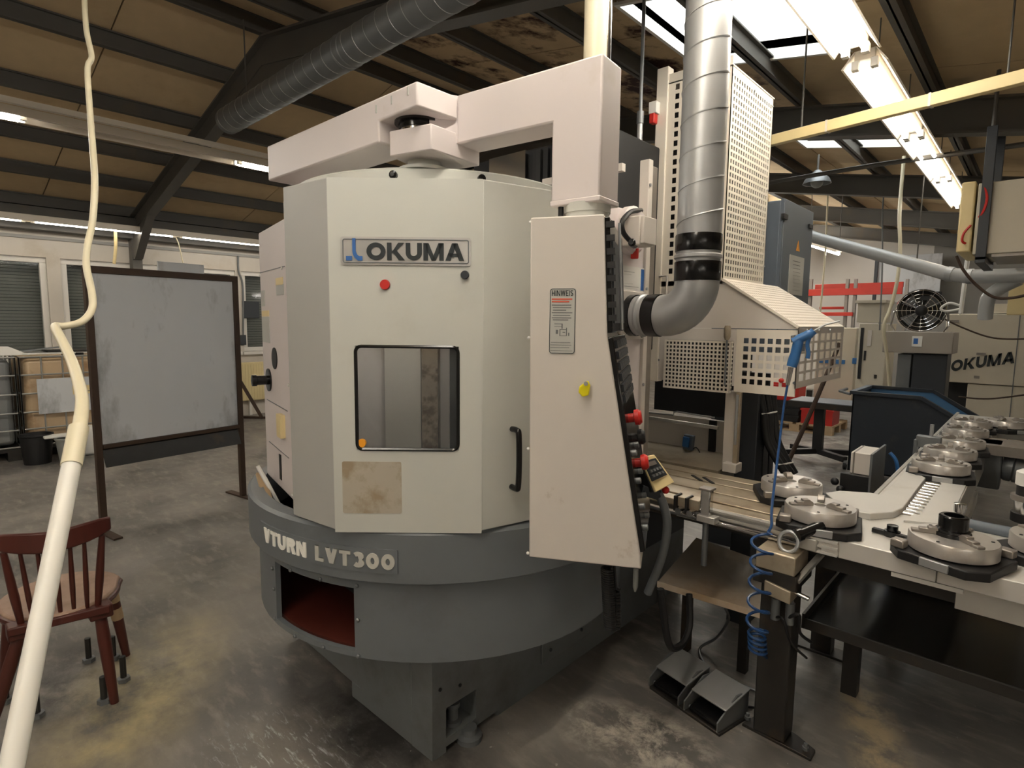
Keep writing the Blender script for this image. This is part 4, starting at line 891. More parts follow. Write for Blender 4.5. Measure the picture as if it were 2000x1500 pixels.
# vertical pipes behind the arm
q = at(1163, 60, D=2.05); q0 = V((q.x, q.y, 0))
r = thing('vertical_pipe', 'thick cream vertical pipe rising behind the swivel arm', 'pipe', (q.x, q.y, 2.07)); MB().cyl((q.x, q.y, 2.30), (q.x, q.y, roof(q.x)), .038, n=24).build('tube', M_hose, r); MB().cyl((q.x, q.y, 2.07), (q.x, q.y, 2.31), .045, n=24).build('socket', M_galvd, r); MB().box(q.x-.35, q.x+.04, q.y-.04, q.y+.04, 2.04, 2.075).build('bracket', M_beam, r)
q = at(1187, 50, D=2.12)
r = thing('vertical_pipe', 'slim polished chrome pipe beside the thick cream one', 'pipe', (q.x, q.y, 2.07)); MB().cyl((q.x, q.y, 2.07), (q.x, q.y, roof(q.x)), .014, n=16).build('tube', M_chrome, r); MB().box(q.x-.3, q.x+.02, q.y-.02, q.y+.02, 2.05, 2.08).build('bracket', M_beam, r)
q = at(1250, 250, X=-1.62); q1_ = V((-1.62, q.y, 0))
r = thing('conduit_pipe', 'thin steel conduit standing before the dark tower, reaching the roof', 'pipe', (q.x, q.y, .9)); MB().cyl((q.x, q.y, 1.8), (q.x, q.y, 2.66), .014, n=12).build('tube', M_galv, r); MB().cyl((q.x, q.y, 2.66), (q.x, q.y, roof(q.x)), .009, n=12).build('thin_tube', M_galvd, r); MB().cyl((q.x, q.y, 2.62), (q.x, q.y, 2.68), .018, n=12).build('coupling', M_galvd, r); MB().cyl((q.x, q.y, .9), (q.x, q.y, 1.8), .014, n=12).build('tube', M_galv, r)

# ================================================================ PALLET CONVEYOR
TZ, TY = .85, 2.21
cv = thing('pallet_conveyor', 'aluminium pallet conveyor loop with a stained slotted bed beside the lathe', 'conveyor', (-.4, 2.6, 0))
ys = [TY+.035, 2.33, 2.46, 2.60, 2.70, 2.80]
for i in range(5):
    x1 = (-.62, -.60, -.74, -.80, -.92)[i]
    MB().box(-1.95 if i > 1 else -1.43, x1, ys[i]+.008, ys[i+1]-.008, TZ-.05, TZ-.002 if i else TZ-.004).build('bed_slat', M_bed, cv, .003)
MB().box(-1.95, -.5, 2.47, 2.84, TZ-.06, TZ-.03).build('bed_base', M_steel, cv)
MB().box(-1.43, -.5, TY+.03, 2.47, TZ-.08, TZ-.03).build('bed_base', M_steel, cv)
for (xa, ya, xb, yb) in ((1352, 928, 1370, 939), (1374, 932, 1393, 944)):
    a, c = at(xa, ya, Z=TZ), at(xb, yb, Z=TZ); MB().bar(a, c, .014, .004).build('bed_slot', M_void, cv)
# side beam along the front
for i, (x0, x1) in enumerate(((-.47, -.19), (-.188, .40), (.402, 1.4))): MB().box(x0, x1, TY, TY+.03, .785, TZ).build('side_beam', M_alup, cv, .003)
rail = MB(); 
for z0, z1, w in ((.79, .802, .0), (.802, .818, .012), (.818, .83, .0), (.83, .842, .012), (.842, .85, 0)): rail.box(-1.08, -.475, TY+w, TY+.03, z0, z1)
rail.build('slotted_rail', M_alu, cv)
MB().cyl((-1.40, TY+.015, .80), (-.52, TY+.0, .80), .012, n=12).build('round_rail', M_chrome, cv)
# deck right of the bed
MB().box(-.5, 1.4, TY+.03, 2.80, TZ-.06, TZ-.004).build('deck_plate', M_alup, cv, .003)
# cross arm running away
MB().box(-.50, -.21, 2.8, 6.2, TZ-.03, TZ-.004).build('arm_deck', M_alup, cv, .002)
for x0, x1 in ((-.225, -.205), (-.505, -.485)): MB().box(x0, x1, 2.8, 6.3, TZ-.14, TZ).build('arm_beam', M_alu, cv, .003)
MB().box(-.21, -.19, 2.8, 3.9, .66, .72).build('under_beam', M_alu, cv)
# raised L plate, roller track, cover
def Tz(x, y, z=TZ+.022): q = at(x, y, Z=z); return (q.x, q.y)
Lp = [Tz(*p) for p in ((1612, 962), (1640, 958), (1700, 962), (1721, 966), (1774, 915), (1808, 933), (1764, 991), (1745, 1000), (1700, 1003), (1648, 993))]
b = MB(); b.prism(Lp[::-1], TZ-.005, TZ+.022); b.build('raised_plate', M_alup, cv, .003)
Rp = [Tz(*p, TZ+.004) for p in ((1841, 938), (1892, 936), (1852, 1024), (1765, 1016), (1783, 1004))]
b = MB(); b.prism(Rp[::-1], TZ-.004, TZ+.004); b.build('cover_plate', M_alup, cv, .001)
ra, rb = at(1778, 1003, Z=TZ), at(1822, 945, Z=TZ)
ra.z = rb.z = TZ+.002; ux = V((1, 0, 0))
for i in range(12):
    q = lerp(ra, rb, i/11); MB().cyl(q-ux*.032+V((0, 0, -.004)), q+ux*.032+V((0, 0, -.004)), .010, n=10).build('roller', M_chrome, cv)
MB().box(ra.x-.05, ra.x+.055, min(ra.y, rb.y)-.02, rb.y+.03, TZ-.01, TZ+.0005).build('roller_bed', M_jaw, cv)
# second arm and far crossing
MB().box(.06, .36, 2.8, 6.6, TZ-.03, TZ-.004).build('arm_deck', M_alup, cv, .002)
MB().box(.05, .065, 2.8, 6.6, TZ-.14, TZ).build('arm_beam', M_alu, cv)
MB().box(-.22, .8, 5.75, 6.3, TZ-.02, TZ-.004).build('far_deck', M_alup, cv, .002); MB().box(-.20, .8, 5.70, 5.75, TZ-.10, TZ).build('side_beam', M_alu, cv, .003)
# blue-grey round bar between the arms
MB().cyl((-.19, 2.70, TZ+.01), (.3, 2.67, TZ+.01), .022, n=16).build('cylinder_rod', M_cab, cv)
# legs, rails below
for x, y in ((-.68, 3.02), (.95, 2.4), (.95, 3.0), (-.36, 4.2), (-.36, 5.9)):
    b = MB(); b.box(x-.045, x+.045, y-.04, y+.04, .01, TZ-.07); b.build('leg', M_steel, cv, .004)
    MB().box(x-.12, x+.12, y-.05, y+.05, 0, .012).build('foot_plate', M_steel, cv, .002)
MB().box(-.62, 1.4, 2.30, 2.36, .70, .765).build('lower_rail', M_steel, cv)
MB().box(-.14, 1.4, 2.255, 2.29, .70, .775).build('grey_skirt_panel', M_alu, cv, .002)
MB().box(-.31, -.12, TY+.005, TY+.035, .768, .782).build('yellowed_strip', M_alup, cv)
b = MB()
for i in range(5): b.bar((-.5+.05*i, 2.5, .72), (-.44+.06*i, 2.62, .70), .02, .03)
b.build('drive_parts', M_galvd, cv)
# blocks along the slotted rail
for (x, y) in ((1340, 965), (1362, 972)):
    q = at(x, y, Y=TY+.02, ); MB().box(q.x-.022, q.x+.022, TY-.012, TY+.05, TZ-.015, TZ+.028).build('stop_block', M_bed, cv, .003)
    MB().box(q.x-.03, q.x-.022, TY-.03, TY+.03, TZ-.03, TZ+.034).build('stop_bracket', M_black, cv)
    MB().cyl((q.x, TY-.05, TZ-.02), (q.x, TY-.015, TZ-.02), .013, n=12).build('stop_knob', M_chrome, cv)
# short air cylinder standing on the rail
q = at(1381, 968, Y=TY-.02); MB().box(q.x-.02, q.x+.02, TY-.04, TY+.0, TZ-.02, TZ+.09).build('air_cylinder', M_chrome, cv, .006); MB().box(q.x-.026, q.x+.026, TY-.046, TY+.006, TZ+.085, TZ+.095).build('cylinder_cap', M_jaw, cv, .003)
MB().cyl((q.x, TY-.02, .62), (q.x, TY-.02, TZ-.02), .012, n=10).build('cylinder_stem', M_galvd, cv); MB().box(q.x-.03, q.x+.045, TY-.045, TY+.005, TZ-.045, TZ-.018).build('cylinder_clamp', M_alu, cv, .003)
# sensor clamp by the second pallet, ring below
q = at(1580, 1035, Y=TY-.02); MB().cyl(q+V((-.02, -.03, -.012)), q+V((.035, .03, .018)), .020, n=14).build('sensor', M_blackg, cv); MB().cyl(q+V((-.028, -.04, -.016)), q+V((-.018, -.028, -.011)), .024, n=14).build('sensor_cap', M_blackg, cv)
MB().box(q.x-.03, q.x+.03, TY-.03, TY+.0, TZ-.055, TZ-.01).build('sensor_clamp', M_alu, cv, .004)
q = at(1540, 1058, Y=TY-.06); b = MB(); b.tube([q+V((.032*math.cos(t*PI/12), .012*math.sin(t*PI/12), .034*math.sin(t*PI/12))) for t in range(24)], .007, 8, closed=True); b.build('lifting_eye', M_galv, cv)
# aluminium slotted profile on the rail end
b = MB()
for z0, z1, w in ((.792, .80, -.02), (.80, .814, -.008), (.814, .822, -.02), (.822, .836, -.008), (.836, .846, -.02)): b.box(-.58, -.468, TY+w, TY+.0, z0, z1)
b.build('profile_end', M_alup, cv)
# gearmotor
mt = thing('gear_motor', 'grey ribbed gear motor mounted below the far crossing between the conveyor arms', 'motor', (.0, 4.6, .55))
q = at(1957, 905, Y=4.6)
MB().box(q.x-.16, q.x+.0, 4.55, 4.75, q.z-.16, q.z+.12).build('gearbox', M_galvd, mt, .01)
b = MB(); b.lathe([(.075, 0), (.09, .02), (.09, .05), (.08, .055), (.09, .06), (.09, .1), (.08, .105), (.09, .11), (.09, .15), (.06, .17), (0, .171)], (q.x, 4.65, q.z-.02), 24, (1, 0, -.1)); b.build('motor_body', M_galvd, mt)
MB().box(q.x-.15, q.x+.1, 4.5, 4.8, q.z+.12, TZ-.03).build('mount_plate', M_jaw, mt)

# support stand with clamp block
st = thing('support_stand', 'black steel support post with bolted foot and clamp block under the conveyor', 'stand', (-.66, 2.26, 0))
MB().box(-.718, -.60, 2.20, 2.30, .012, .66).build('post', M_steel, st, .006)
fp = [Tz(x, y, 0) for x, y in ((1449, 1418), (1583, 1488), (1592, 1470), (1556, 1440), (1485, 1396))]
b = MB(); b.prism(fp, 0, .012); b.build('foot_plate', M_steel, st, .002)
for (x, y) in ((1460, 1404), (1573, 1464)): MB().lathe([(.012, 0), (.012, .012), (.007, .013), (.007, .025)], at(x, y, Z=.012), 8).build('anchor_bolt', M_galvd, st)
MB().box(-.71, -.575, 2.10, 2.26, .715, .785).build('clamp_block', M_bed, st, .005)
MB().box(-.72, -.57, 2.11, 2.30, .655, .713).build('clamp_base', M_steel, st, .004)
MB().bar((-.575, 2.13, .69), (-.53, 2.28, .77), .02, .012).build('gusset', M_alu, st)
q0, q1 = at(1498, 1130, Y=2.13), at(1548, 1170, Y=2.13)
MB().hexa([(q0.x, 2.10, q1.z-.0), (q1.x, 2.10, q1.z-.012), (q1.x, 2.19, q1.z-.012), (q0.x, 2.19, q1.z), (q0.x, 2.10, q0.z+.004), (q1.x, 2.10, q0.z-.012), (q1.x, 2.19, q0.z-.012), (q0.x, 2.19, q0.z+.004)]).build('valve_manifold', M_bed, st, .004)
for x in (q0.x+.03, q0.x+.08):
    MB().lathe([(.016, -.10), (.016, -.02), (.011, -.018), (.011, 0)], (x, 2.15, q1.z-.005), 12).build('valve_fitting', M_galvd, st)
MB().cyl((q1.x, 2.14, (q0.z+q1.z)/2), (q1.x+.05, 2.14, (q0.z+q1.z)/2-.01), .008, n=10).build('air_nipple', M_chrome, st)
b = MB(); b.tube(smooth_path([(q1.x-.03, 2.15, q1.z-.1), at(1560, 1200, D=2.2), at(1562, 1235, D=2.25), at(1585, 1255, D=2.35)], 6), .006, 8); b.build('air_hose', M_black, st)
b = MB(); b.tube(smooth_path([(q0.x+.03, 2.15, q1.z-.1), at(1530, 1210, D=2.2), at(1545, 1255, D=2.25), at(1575, 1285, D=2.4)], 6), .005, 8); b.build('air_hose', M_black, st)

# drip tray under the conveyor, chute tray at the left
t1, t2 = at(1580, 1211, Z=.45), at(2000, 1344, Z=.45)
tr = thing('drip_tray', 'wide oily dark steel drip tray under the conveyor', 'tray', (.3, 2.8, .42))
MB().box(-.60, .85, 2.372, 3.4, .43, .436).build('tray_floor', M_tray, tr)
MB().box(-.60, .85, 2.362, 2.372, .41, .452).build('tray_lip', M_steel, tr, .002)
MB().box(-.61, -.60, 2.362, 3.4, .41, .47).build('tray_lip', M_steel, tr)
MB().box(-.6, .85, 3.4, 3.41, .41, .62).build('tray_back', M_tray, tr)
for x in (-.45, .75):
    for y in (3.3, ): MB().box(x-.03, x+.03, y-.03, y+.03, 0, .43).build('tray_leg', M_steel, tr)
for x in (-.5, .75): MB().box(x-.03, x+.03, 2.72, 2.78, 0, .43).build('tray_leg', M_steel, tr)
ct = thing('chute_tray', 'bare steel sheet tray, rusty at the back, under the slotted bed', 'tray', (-1.05, 2.5, .4))
a0_, a1_, a2_, a3_ = at(1284, 1137, Z=.44), at(1488, 1198, Z=.44), at(1500, 1100, Z=.47), at(1360, 1050, Z=.50)
b = MB(); b.hexa([a0_-V((0, 0, .006)), a1_-V((0, 0, .006)), a2_-V((0, 0, .006)), a3_-V((0, 0, .006)), a0_, a1_, a2_, a3_]); b.build('tray_floor', M_tin, ct)
b = MB(); b.bar(a0_+V((0, 0, -.008)), a1_+V((0, 0, -.008)), .006, .028); b.build('tray_lip', M_tin, ct)
for k in (.1, .8):
    q = lerp(lerp(a0_, a1_, k), lerp(a3_, a2_, k), .6); MB().box(q.x-.02, q.x+.02, q.y-.02, q.y+.02, 0, .45).build('tray_leg', M_steel, ct)

# ---------------------------------------------------------------- chuck pallets: one is built, the others are copies
def chuck(name, label, group, collar=False):
    r = thing(name, label, 'chuck', (0, 0, 0), group)
    c = .045; s = .138
    b = MB(); b.prism([(-s+c, -s), (s-c, -s), (s, -s+c), (s, s-c), (s-c, s), (-s+c, s), (-s, s-c), (-s, -s+c)], 0, .030); b.build('pallet_plate', M_black, r, .004)
    for sx, sy in ((-1, -1), (1, 1)): MB().box(sx*.106-.02, sx*.106+.02, sy*.106-.018, sy*.106+.018, .03, .056).build('corner_block', M_jaw, r, .004)
    b = MB(); b.lathe([(.110, .032), (.120, .036), (.120, .076), (.117, .081), (.02, .081), (.02, .06), (0, .06)], (0, 0, 0), 48); b.build('chuck_body', M_chuck, r)
    for k in range(3):
        a = math.radians(90+120*k); F = Fr((0, 0), a); b = MB()
        pr = [(.03, .081), (.112, .081), (.112, .089), (.092, .089), (.092, .096), (.068, .096), (.068, .103), (.045, .103), (.03, .092)]
        b.fprism(F, pr, -.012, .012); b.build('jaw', M_jaw, r, .002)
    for k in range(6):
        a = math.radians(30+60*k); MB().cyl((.1*math.cos(a), .1*math.sin(a), .080), (.1*math.cos(a), .1*math.sin(a), .0825), .005, n=10).build('bolt_hole', M_void, r)
    MB().box(-.03, .05, -s-.006, -s+.01, .004, .030).build('code_block', M_galv, r, .002)
    return r
GRP = 'chuck pallets on the conveyor'
ck = chuck('chuck_pallet', 'round three-jaw chuck pallet at the rear of the stained bed, next to the cable bundle', GRP)
def spot(x, y): q = at(x, y, Z=TZ+.081); return (q.x, q.y, TZ-.002)
ck.location = spot(1546, 938); ck.rotation_euler = (0, 0, .5)
rows = [(1602, 985, .2, 'chuck pallet on the front edge of the bed, behind the black sensor'),
        (2068, 1050, 1.0, 'chuck pallet cut off by the picture edge, right of the one with the black collar'),
        (1838, 900, .1, 'first and nearest chuck pallet of the row on the cross arm'), (1856, 875, .1, 'second chuck pallet from the front of the row on the cross arm'),
        (1876, 856, .1, 'middle chuck pallet of the five in the row on the cross arm'), (1887, 836, .1, 'fourth chuck pallet from the front of the row on the cross arm'),
        (1898, 820, .1, 'fifth chuck pallet, last of the row on the cross arm'), (1966, 820, .7, 'chuck pallet on the far aluminium crossing before the beige machine')]
for x, y, a, l in rows: dup(ck, spot(x, y), a, l)
c3 = dup(ck, spot(1862, 1046), -.3, 'chuck pallet carrying a tall black collar, in front of the cover plate')
q = spot(1860, 1044); z = TZ+.079
r = thing('collar_nut', 'black ring collar standing on the nearest chuck pallet', 'collar', (q[0], q[1], z))
b = MB(); b.lathe([(.046, z), (.046, z+.02), (.040, z+.022), (.040, z+.062), (.036, z+.066), (.027, z+.066), (.027, z+.02)], (q[0], q[1], 0), 28); b.build('ring', M_blackg, r)
MB().lathe([(.05, z), (.05, z+.012), (.046, z+.013)], (q[0], q[1], 0), 28).build('base_ring', M_blackg, r)
q = at(1868, 1022, Z=TZ+.08)
b = MB(); b.lathe([(.018, TZ), (.018, TZ+.09), (.014, TZ+.092), (.014, TZ+.10), (.018, TZ+.102), (.018, TZ+.13), (0, TZ+.132)], (q.x, q.y+.08, 0), 18); b.build('locating_pin', M_chrome, label='short shiny steel pin standing behind the black collar', cat='pin')
q = at(1742, 1045, Z=TZ); b = MB(); b.lathe([(.026, 0), (.026, .02), (.018, .022), (.018, .04), (0, .041)], (q.x, q.y, TZ-.004), 16); sn = b.build('index_bolt', M_blackg, label='black index bolt on the deck between two chuck pallets', cat='bolt')
b = MB(); b.bar((-.06, 0, .01), (.07, -.02, .01), .02, .014); b.v = [v+V((q.x, q.y, TZ-.004)) for v in b.v]; b.build('index_lever', M_black, sn)
# stacked column unit at the right edge
q = at(1992, 1010, Y=2.95)
r = thing('gripper_column', 'banded white and black gripper column on the second conveyor arm, cut by the picture edge', 'gripper', (q.x+.02, 2.95, TZ-.004))
b = MB(); b.lathe([(.05, TZ-.004), (.05, TZ+.03)], (q.x+.02, 2.95, 0), 20); b.build('base', M_black, r)
b = MB(); b.lathe([(.042, TZ+.03), (.042, TZ+.08)], (q.x+.02, 2.95, 0), 20); b.build('lower_ring', M_chrome, r)
b = MB(); b.lathe([(.055, TZ+.08), (.055, TZ+.10)], (q.x+.02, 2.95, 0), 20); b.build('flange', M_jaw, r)
b = MB(); b.lathe([(.04, TZ+.10), (.04, TZ+.14)], (q.x+.02, 2.95, 0), 20); b.build('upper_ring', M_black, r)
b = MB(); b.lathe([(.045, TZ+.14), (.045, TZ+.19), (.03, TZ+.2), (0, TZ+.2)], (q.x+.02, 2.95, 0), 20); b.build('head', M_white, r)

# valve box beside the row
r = thing('valve_box', 'beige metal box on a steel bracket in front of the dark blue skip', 'box', (-.78, 3.75, 0))
a, c = at(1662, 880, Y=3.6), at(1700, 920, Y=3.6)
x0, x1 = at(1662, 890, Y=3.6).x, at(1703, 890, Y=3.6).x; zt = at(1680, 885, Y=3.6).z
MB().box(x0, x1, 3.6, 3.84, zt-.12, zt).build('casing', M_ivory, r, .004)
MB().box(x0+.012, x0+.02, 3.598, 3.842, zt-.121, zt+.002).build('lid_seam', M_jaw, r)
MB().box(x1+.0, x1+.012, 3.56, 3.92, zt-.30, zt+.01).build('bracket_plate', M_galvd, r, .002)
MB().box(x1-.14, x1, 3.57, 3.6, zt-.33, zt-.12).build('valve_body', M_black, r, .004)
for k in range(4): MB().sphere((x1-.16+.03*(k % 2), 3.55, zt-.17-.04*k), .022, 10, 6).build('valve_knob', M_black, r)
MB().box(x1-.1, x1-.02, 3.62, 3.7, 0, zt-.12).build('stand_post', M_steel, r)
b = MB(); b.tube(smooth_path([at(1738, 884, Y=3.8), at(1750, 900, Y=3.8), at(1755, 930, Y=3.8)], 6), .010, 8); b.build('blue_hose', M_blue, r)
r = thing('guard_clamp', 'small grey clamp bracket with upright pin, left of the chuck row', 'clamp', at(1818, 872, Y=4.1))
q = at(1818, 862, Y=4.1); MB().box(q.x-.07, q.x+.05, 4.08, 4.13, q.z-.04, q.z+.03).build('bracket', M_galvd, r, .006); MB().cyl((q.x-.0, 4.1, q.z+.03), (q.x, 4.1, q.z+.10), .010, n=10).build('pin', M_galv, r); MB().box(q.x-.08, q.x-.06, 4.08, 4.13, .70, q.z).build('stem', M_galvd, r)

# ---------------------------------------------------------------- air gun with its hose
GU = at(1566, 690, D=2.85)
ag = thing('air_gun', 'blue air blow gun hooked on the guard corner, on a long coiled hose', 'air gun', GU)
pt = lambda x, y, d=0: at(x, y, D=2.85+d)
b = MB(); b.tube(smooth_path([pt(1549, 668), pt(1565, 660), pt(1582, 652), pt(1590, 646)], 4), [.020]*9+[.016]*4, 12); b.build('barrel', M_blue, ag)
b = MB(); b.tube(smooth_path([pt(1560, 664), pt(1554, 690), pt(1546, 716)], 5), [.020, .021, .022, .022, .022, .021, .022, .023, .023, .022, .021], 12); b.build('grip', M_blue, ag)
b = MB(); b.tube(smooth_path([pt(1582, 656), pt(1577, 672), pt(1579, 690), pt(1577, 700)], 4), .009, 8); b.build('trigger', M_blue, ag)
b = MB(); b.tube([pt(1590, 646), pt(1612, 634), pt(1640, 627)], .004, 8); b.build('nozzle', M_galv, ag)
b = MB(); b.tube([pt(1545, 717), pt(1538, 752)], [.012, .009], 10); b.build('coupling', M_chrome, ag)
b = MB(); b.tube([pt(1551, 668), pt(1549, 655)], [.014, .010], 10); b.build('cap', M_galvd, ag)
def dpt(x, y, d): return at(x, y, D=d)
path = smooth_path([dpt(1538, 752, 2.85), dpt(1530, 800, 2.8), dpt(1523, 860, 2.7), dpt(1512, 950, 2.45), dpt(1507, 1000, 2.3), dpt(1507, 1025, 2.2), dpt(1500, 1040, 2.16)], 6)
n0 = len(path); cT, cB = dpt(1490, 1045, 2.13), dpt(1478, 1235, 2.13)
turns = 5
for i in range(turns*14+1):
    t = i/(turns*14); path.append(lerp(cT, cB, t)+CR*(.036*math.cos(2*PI*i/14+.3))+V((-.7*0, 0, 0))+CF.cross(CR).cross(CR)*0+V((CF.x, CF.y, 0)).normalized()*(.034*math.sin(2*PI*i/14+.3)))
cB2 = dpt(1480, 1272, 2.13); 
for i in range(4*14+1):
    t = i/56; path.append(lerp(cB, cB2, t)+CR*(.028*math.cos(2*PI*i/14+.3))+V((CF.x, CF.y, 0)).normalized()*(.030*math.sin(2*PI*i/14+.3)))
path += smooth_path([path[-1], dpt(1487, 1275, 2.15), dpt(1497, 1285, 2.3)], 4)
b = MB(); b.tube(path, .0052, 7); b.build('coiled_hose', M_bluel, ag)

# foot pedal
fpd = thing('foot_pedal', 'double foot pedal with hooded steel covers on the oily floor', 'pedal', at(1350, 1390, Z=0))
o_ = at(1268, 1345, Z=0); e_ = at(1405, 1440, Z=0); ua_ = (e_-o_).normalized(); Lq = (e_-o_).length; FQ = Fr((o_.x, o_.y), math.atan2(ua_.y, ua_.x))
MB().fbox(FQ, 0, Lq, .0, .012, -.20, 0).build('base_plate', M_steel, fpd, .002)
for k in (0, 1):
    u0 = .0+k*(Lq*.53); u1 = u0+Lq*.46
    for u in (u0, u1-.006):
        b = MB(); b.fprism(Fr(FQ.p(u, 0, 0), FQ_a := math.atan2(ua_.y, ua_.x)+PI/2), [(.0, .012), (.2, .012), (.2, .11), (.12, .12), (.0, .05)], -.006, 0); b.build('side_cheek', M_galvd, fpd)
    b = MB(); b.hexa([FQ.p(u0, .085, -.04), FQ.p(u1, .085, -.04), FQ.p(u1, .118, -.2), FQ.p(u0, .118, -.2), FQ.p(u0, .092, -.04), FQ.p(u1, .092, -.04), FQ.p(u1, .124, -.2), FQ.p(u0, .124, -.2)]); b.build('hood', M_galv, fpd, .002)
    b = MB(); b.hexa([FQ.p(u0+.014, .02, -.01), FQ.p(u1-.014, .02, -.01), FQ.p(u1-.014, .03, -.13), FQ.p(u0+.014, .03, -.13), FQ.p(u0+.014, .035, -.01), FQ.p(u1-.014, .035, -.01), FQ.p(u1-.014, .065, -.13), FQ.p(u0+.014, .065, -.13)]); b.build('treadle', M_blackg, fpd, .004)
    MB().cyl(FQ.p(u0+.01, .03, -.02), FQ.p(u1-.01, .03, -.02), .006, n=8).build('treadle_bar', M_galv, fpd)
def cable(name, label, pts, r, m, cat='cable', n=8, k=8):
    b = MB(); b.tube(smooth_path(pts, k), r, n); return b.build(name, m, label=label, cat=cat)
cable('pedal_cable', 'thin grey cable looping down from the chute tray and across the floor', [at(1415, 1185, Z=.40), at(1423, 1210, Z=.25), at(1400, 1245, Z=.08), at(1368, 1265, Z=.012), at(1372, 1290, Z=.01), at(1390, 1320, Z=.008), at(1440, 1335, Z=.008), at(1492, 1355, Z=.008)], .006, M_galvd)
cable('pedal_cable', 'short cable from the foot pedal to the support post foot', [at(1425, 1360, Z=.03), at(1450, 1378, Z=.008), at(1490, 1383, Z=.008)], .005, M_black)
cable('drain_hose', 'black hose hanging in a U between lathe bed and chute tray', [at(1290, 1150, D=2.25), at(1296, 1200, D=2.25), at(1304, 1250, D=2.25), at(1315, 1266, D=2.28), at(1335, 1255, D=2.35), at(1347, 1220, D=2.42), at(1346, 1160, D=2.45)], .014, M_black, 'hose')
# hose bundle under the guard
cb = thing('cable_bundle', 'bundle of thick black hoses tied together under the guard hood', 'cables', at(1520, 910, D=3.2))
for i, (x0, x1, x2, x3) in enumerate(((1484, 1492, 1500, 1534), (1496, 1503, 1508, 1545), (1508, 1512, 1520, 1552), (1500, 1508, 1513, 1540))):
    b = MB(); b.tube(smooth_path([at(x0, 765, D=3.2+.03*i), at(x1, 810, D=3.2+.03*i), at(x2, 865, D=3.2+.03*i), at(x3, 925, D=3.2+.03*i)], 6), .020, 10); b.build('hose', M_black, cb)
for y, x, w in ((806, 1503, 14), (905, 1535, 14)):
    b = MB(); b.tube([at(x-w, y+2, D=3.06), at(x, y+1, D=3.05), at(x+w, y-2, D=3.1), at(x+w, y-2, D=3.32), at(x-w, y+2, D=3.3)], .004, 6, closed=True); b.build('cable_tie', M_white, cb)
for x, x2 in ((1497, 1490), (1505, 1502)): b = MB(); b.tube(smooth_path([at(x, 830, D=3.25), at(x2, 880, D=3.25), at(x2-2, 930, D=3.25)], 5), .004, 6); b.build('thin_cable', M_black, cb)

# ================================================================ CONTROL CABINET behind the guard
bc = thing('control_cabinet', 'tall blue-grey electrical cabinet behind the perforated column', 'cabinet', (-1.4, 4.2, 0))
CXr = -1.31; y1 = at(1587, 420, X=CXr).y; zt = 2.41
MB().box(-1.75, CXr-.012, 4.0, y1, 1.40, zt-.01).build('body', M_cab, bc, .006)
FXc = Fr((CXr, 0), PI/2)
MB().fbox(FXc, 4.02, y1, 1.40, zt, -.012, .008).build('door', M_cab, bc, .005)
MB().fbox(FXc, 4.0, 4.018, 1.40, zt, -.012, .004).build('edge_strip', M_cab, bc)
MB().box(-1.72, -1.52, 4.0, 4.2, 0, 1.40).build('plinth', M_dark, bc, .006)
def lc(x0, y0, x1, y1_, m, name, w0=.008, w1=.012):
    (ua, za), (ub, zb) = FXc.uz(x0, y0), FXc.uz(x1, y1_); return MB().fbox(FXc, ua, ub, min(za, zb), max(za, zb), w0, w1).build(name, m, bc)
lc(1526, 417, 1533, 430, M_black, 'hinge', .0, .02); lc(1576, 438, 1582, 448, M_black, 'lock', .0, .02)
pl = lc(1540, 497, 1563, 578, M_label, 'info_plate')
for k in range(9):
    y = 510+7*k; (ua, za), (ub, zb) = FXc.uz(1545, y), FXc.uz(1559, y+2.4); MB().fbox(FXc, ua, ub, min(za, zb), max(za, zb), .011, .013).build('print_line', M_print, pl)
(ua, za) = FXc.uz(1556, 482); MB().fprism(FXc, [(ua-.035, za-.03), (ua+.035, za-.03), (ua, za+.04)], .008, .011).build('warning_triangle', M_orange, bc)

# ================================================================ LEFT SIDE: whiteboard, tanks, radiator
wb = thing('whiteboard_stand', 'grey smeared whiteboard in a rusty steel frame stand', 'whiteboard', (-5.12, 1.54, 0))
A0 = V((-5.043, 1.0)); A1 = V((-5.204, 2.085)); FW = Fr(A0, math.atan2(A1.y-A0.y, A1.x-A0.x)); FW.n = -FW.n if FW.n.dot(V((1, 0, 0))) < 0 else FW.n
LW = (A1-A0).length
for u in (0, LW):
    MB().fbox(FW, u-.022, u+.022, .012, 1.95, -.022, .022).build('post', M_rust, wb, .003)
    MB().fbox(FW, u-.03, u+.03, 0, .014, -.24, .24).build('foot', M_rust, wb, .002)
MB().fbox(FW, .022, LW-.022, .655, 1.925, -.008, .004).build('board', M_board, wb)
MB().fbox(FW, -.022, LW+.022, 1.915, 1.965, -.022, .022).build('top_rail', M_rust, wb, .003)
MB().fbox(FW, .022, LW-.022, .635, .665, -.02, .03).build('pen_ledge', M_rust, wb, .002)
b = MB(); b.hexa([FW.p(.022, .50, .06), FW.p(LW-.03, .50, .06), FW.p(LW-.03, .50, .05), FW.p(.022, .50, .05), FW.p(.022, .635, .0), FW.p(LW-.03, .635, .0), FW.p(LW-.03, .635, -.01), FW.p(.022, .635, -.01)]); b.build('lower_flap', M_steel, wb)
u, z = FW.uz(345, 518); MB().fbox(FW, LW*.47, LW*.8, 1.966, 2.045, -.09, -.07).build('back_sheet', M_board, wb, .002)

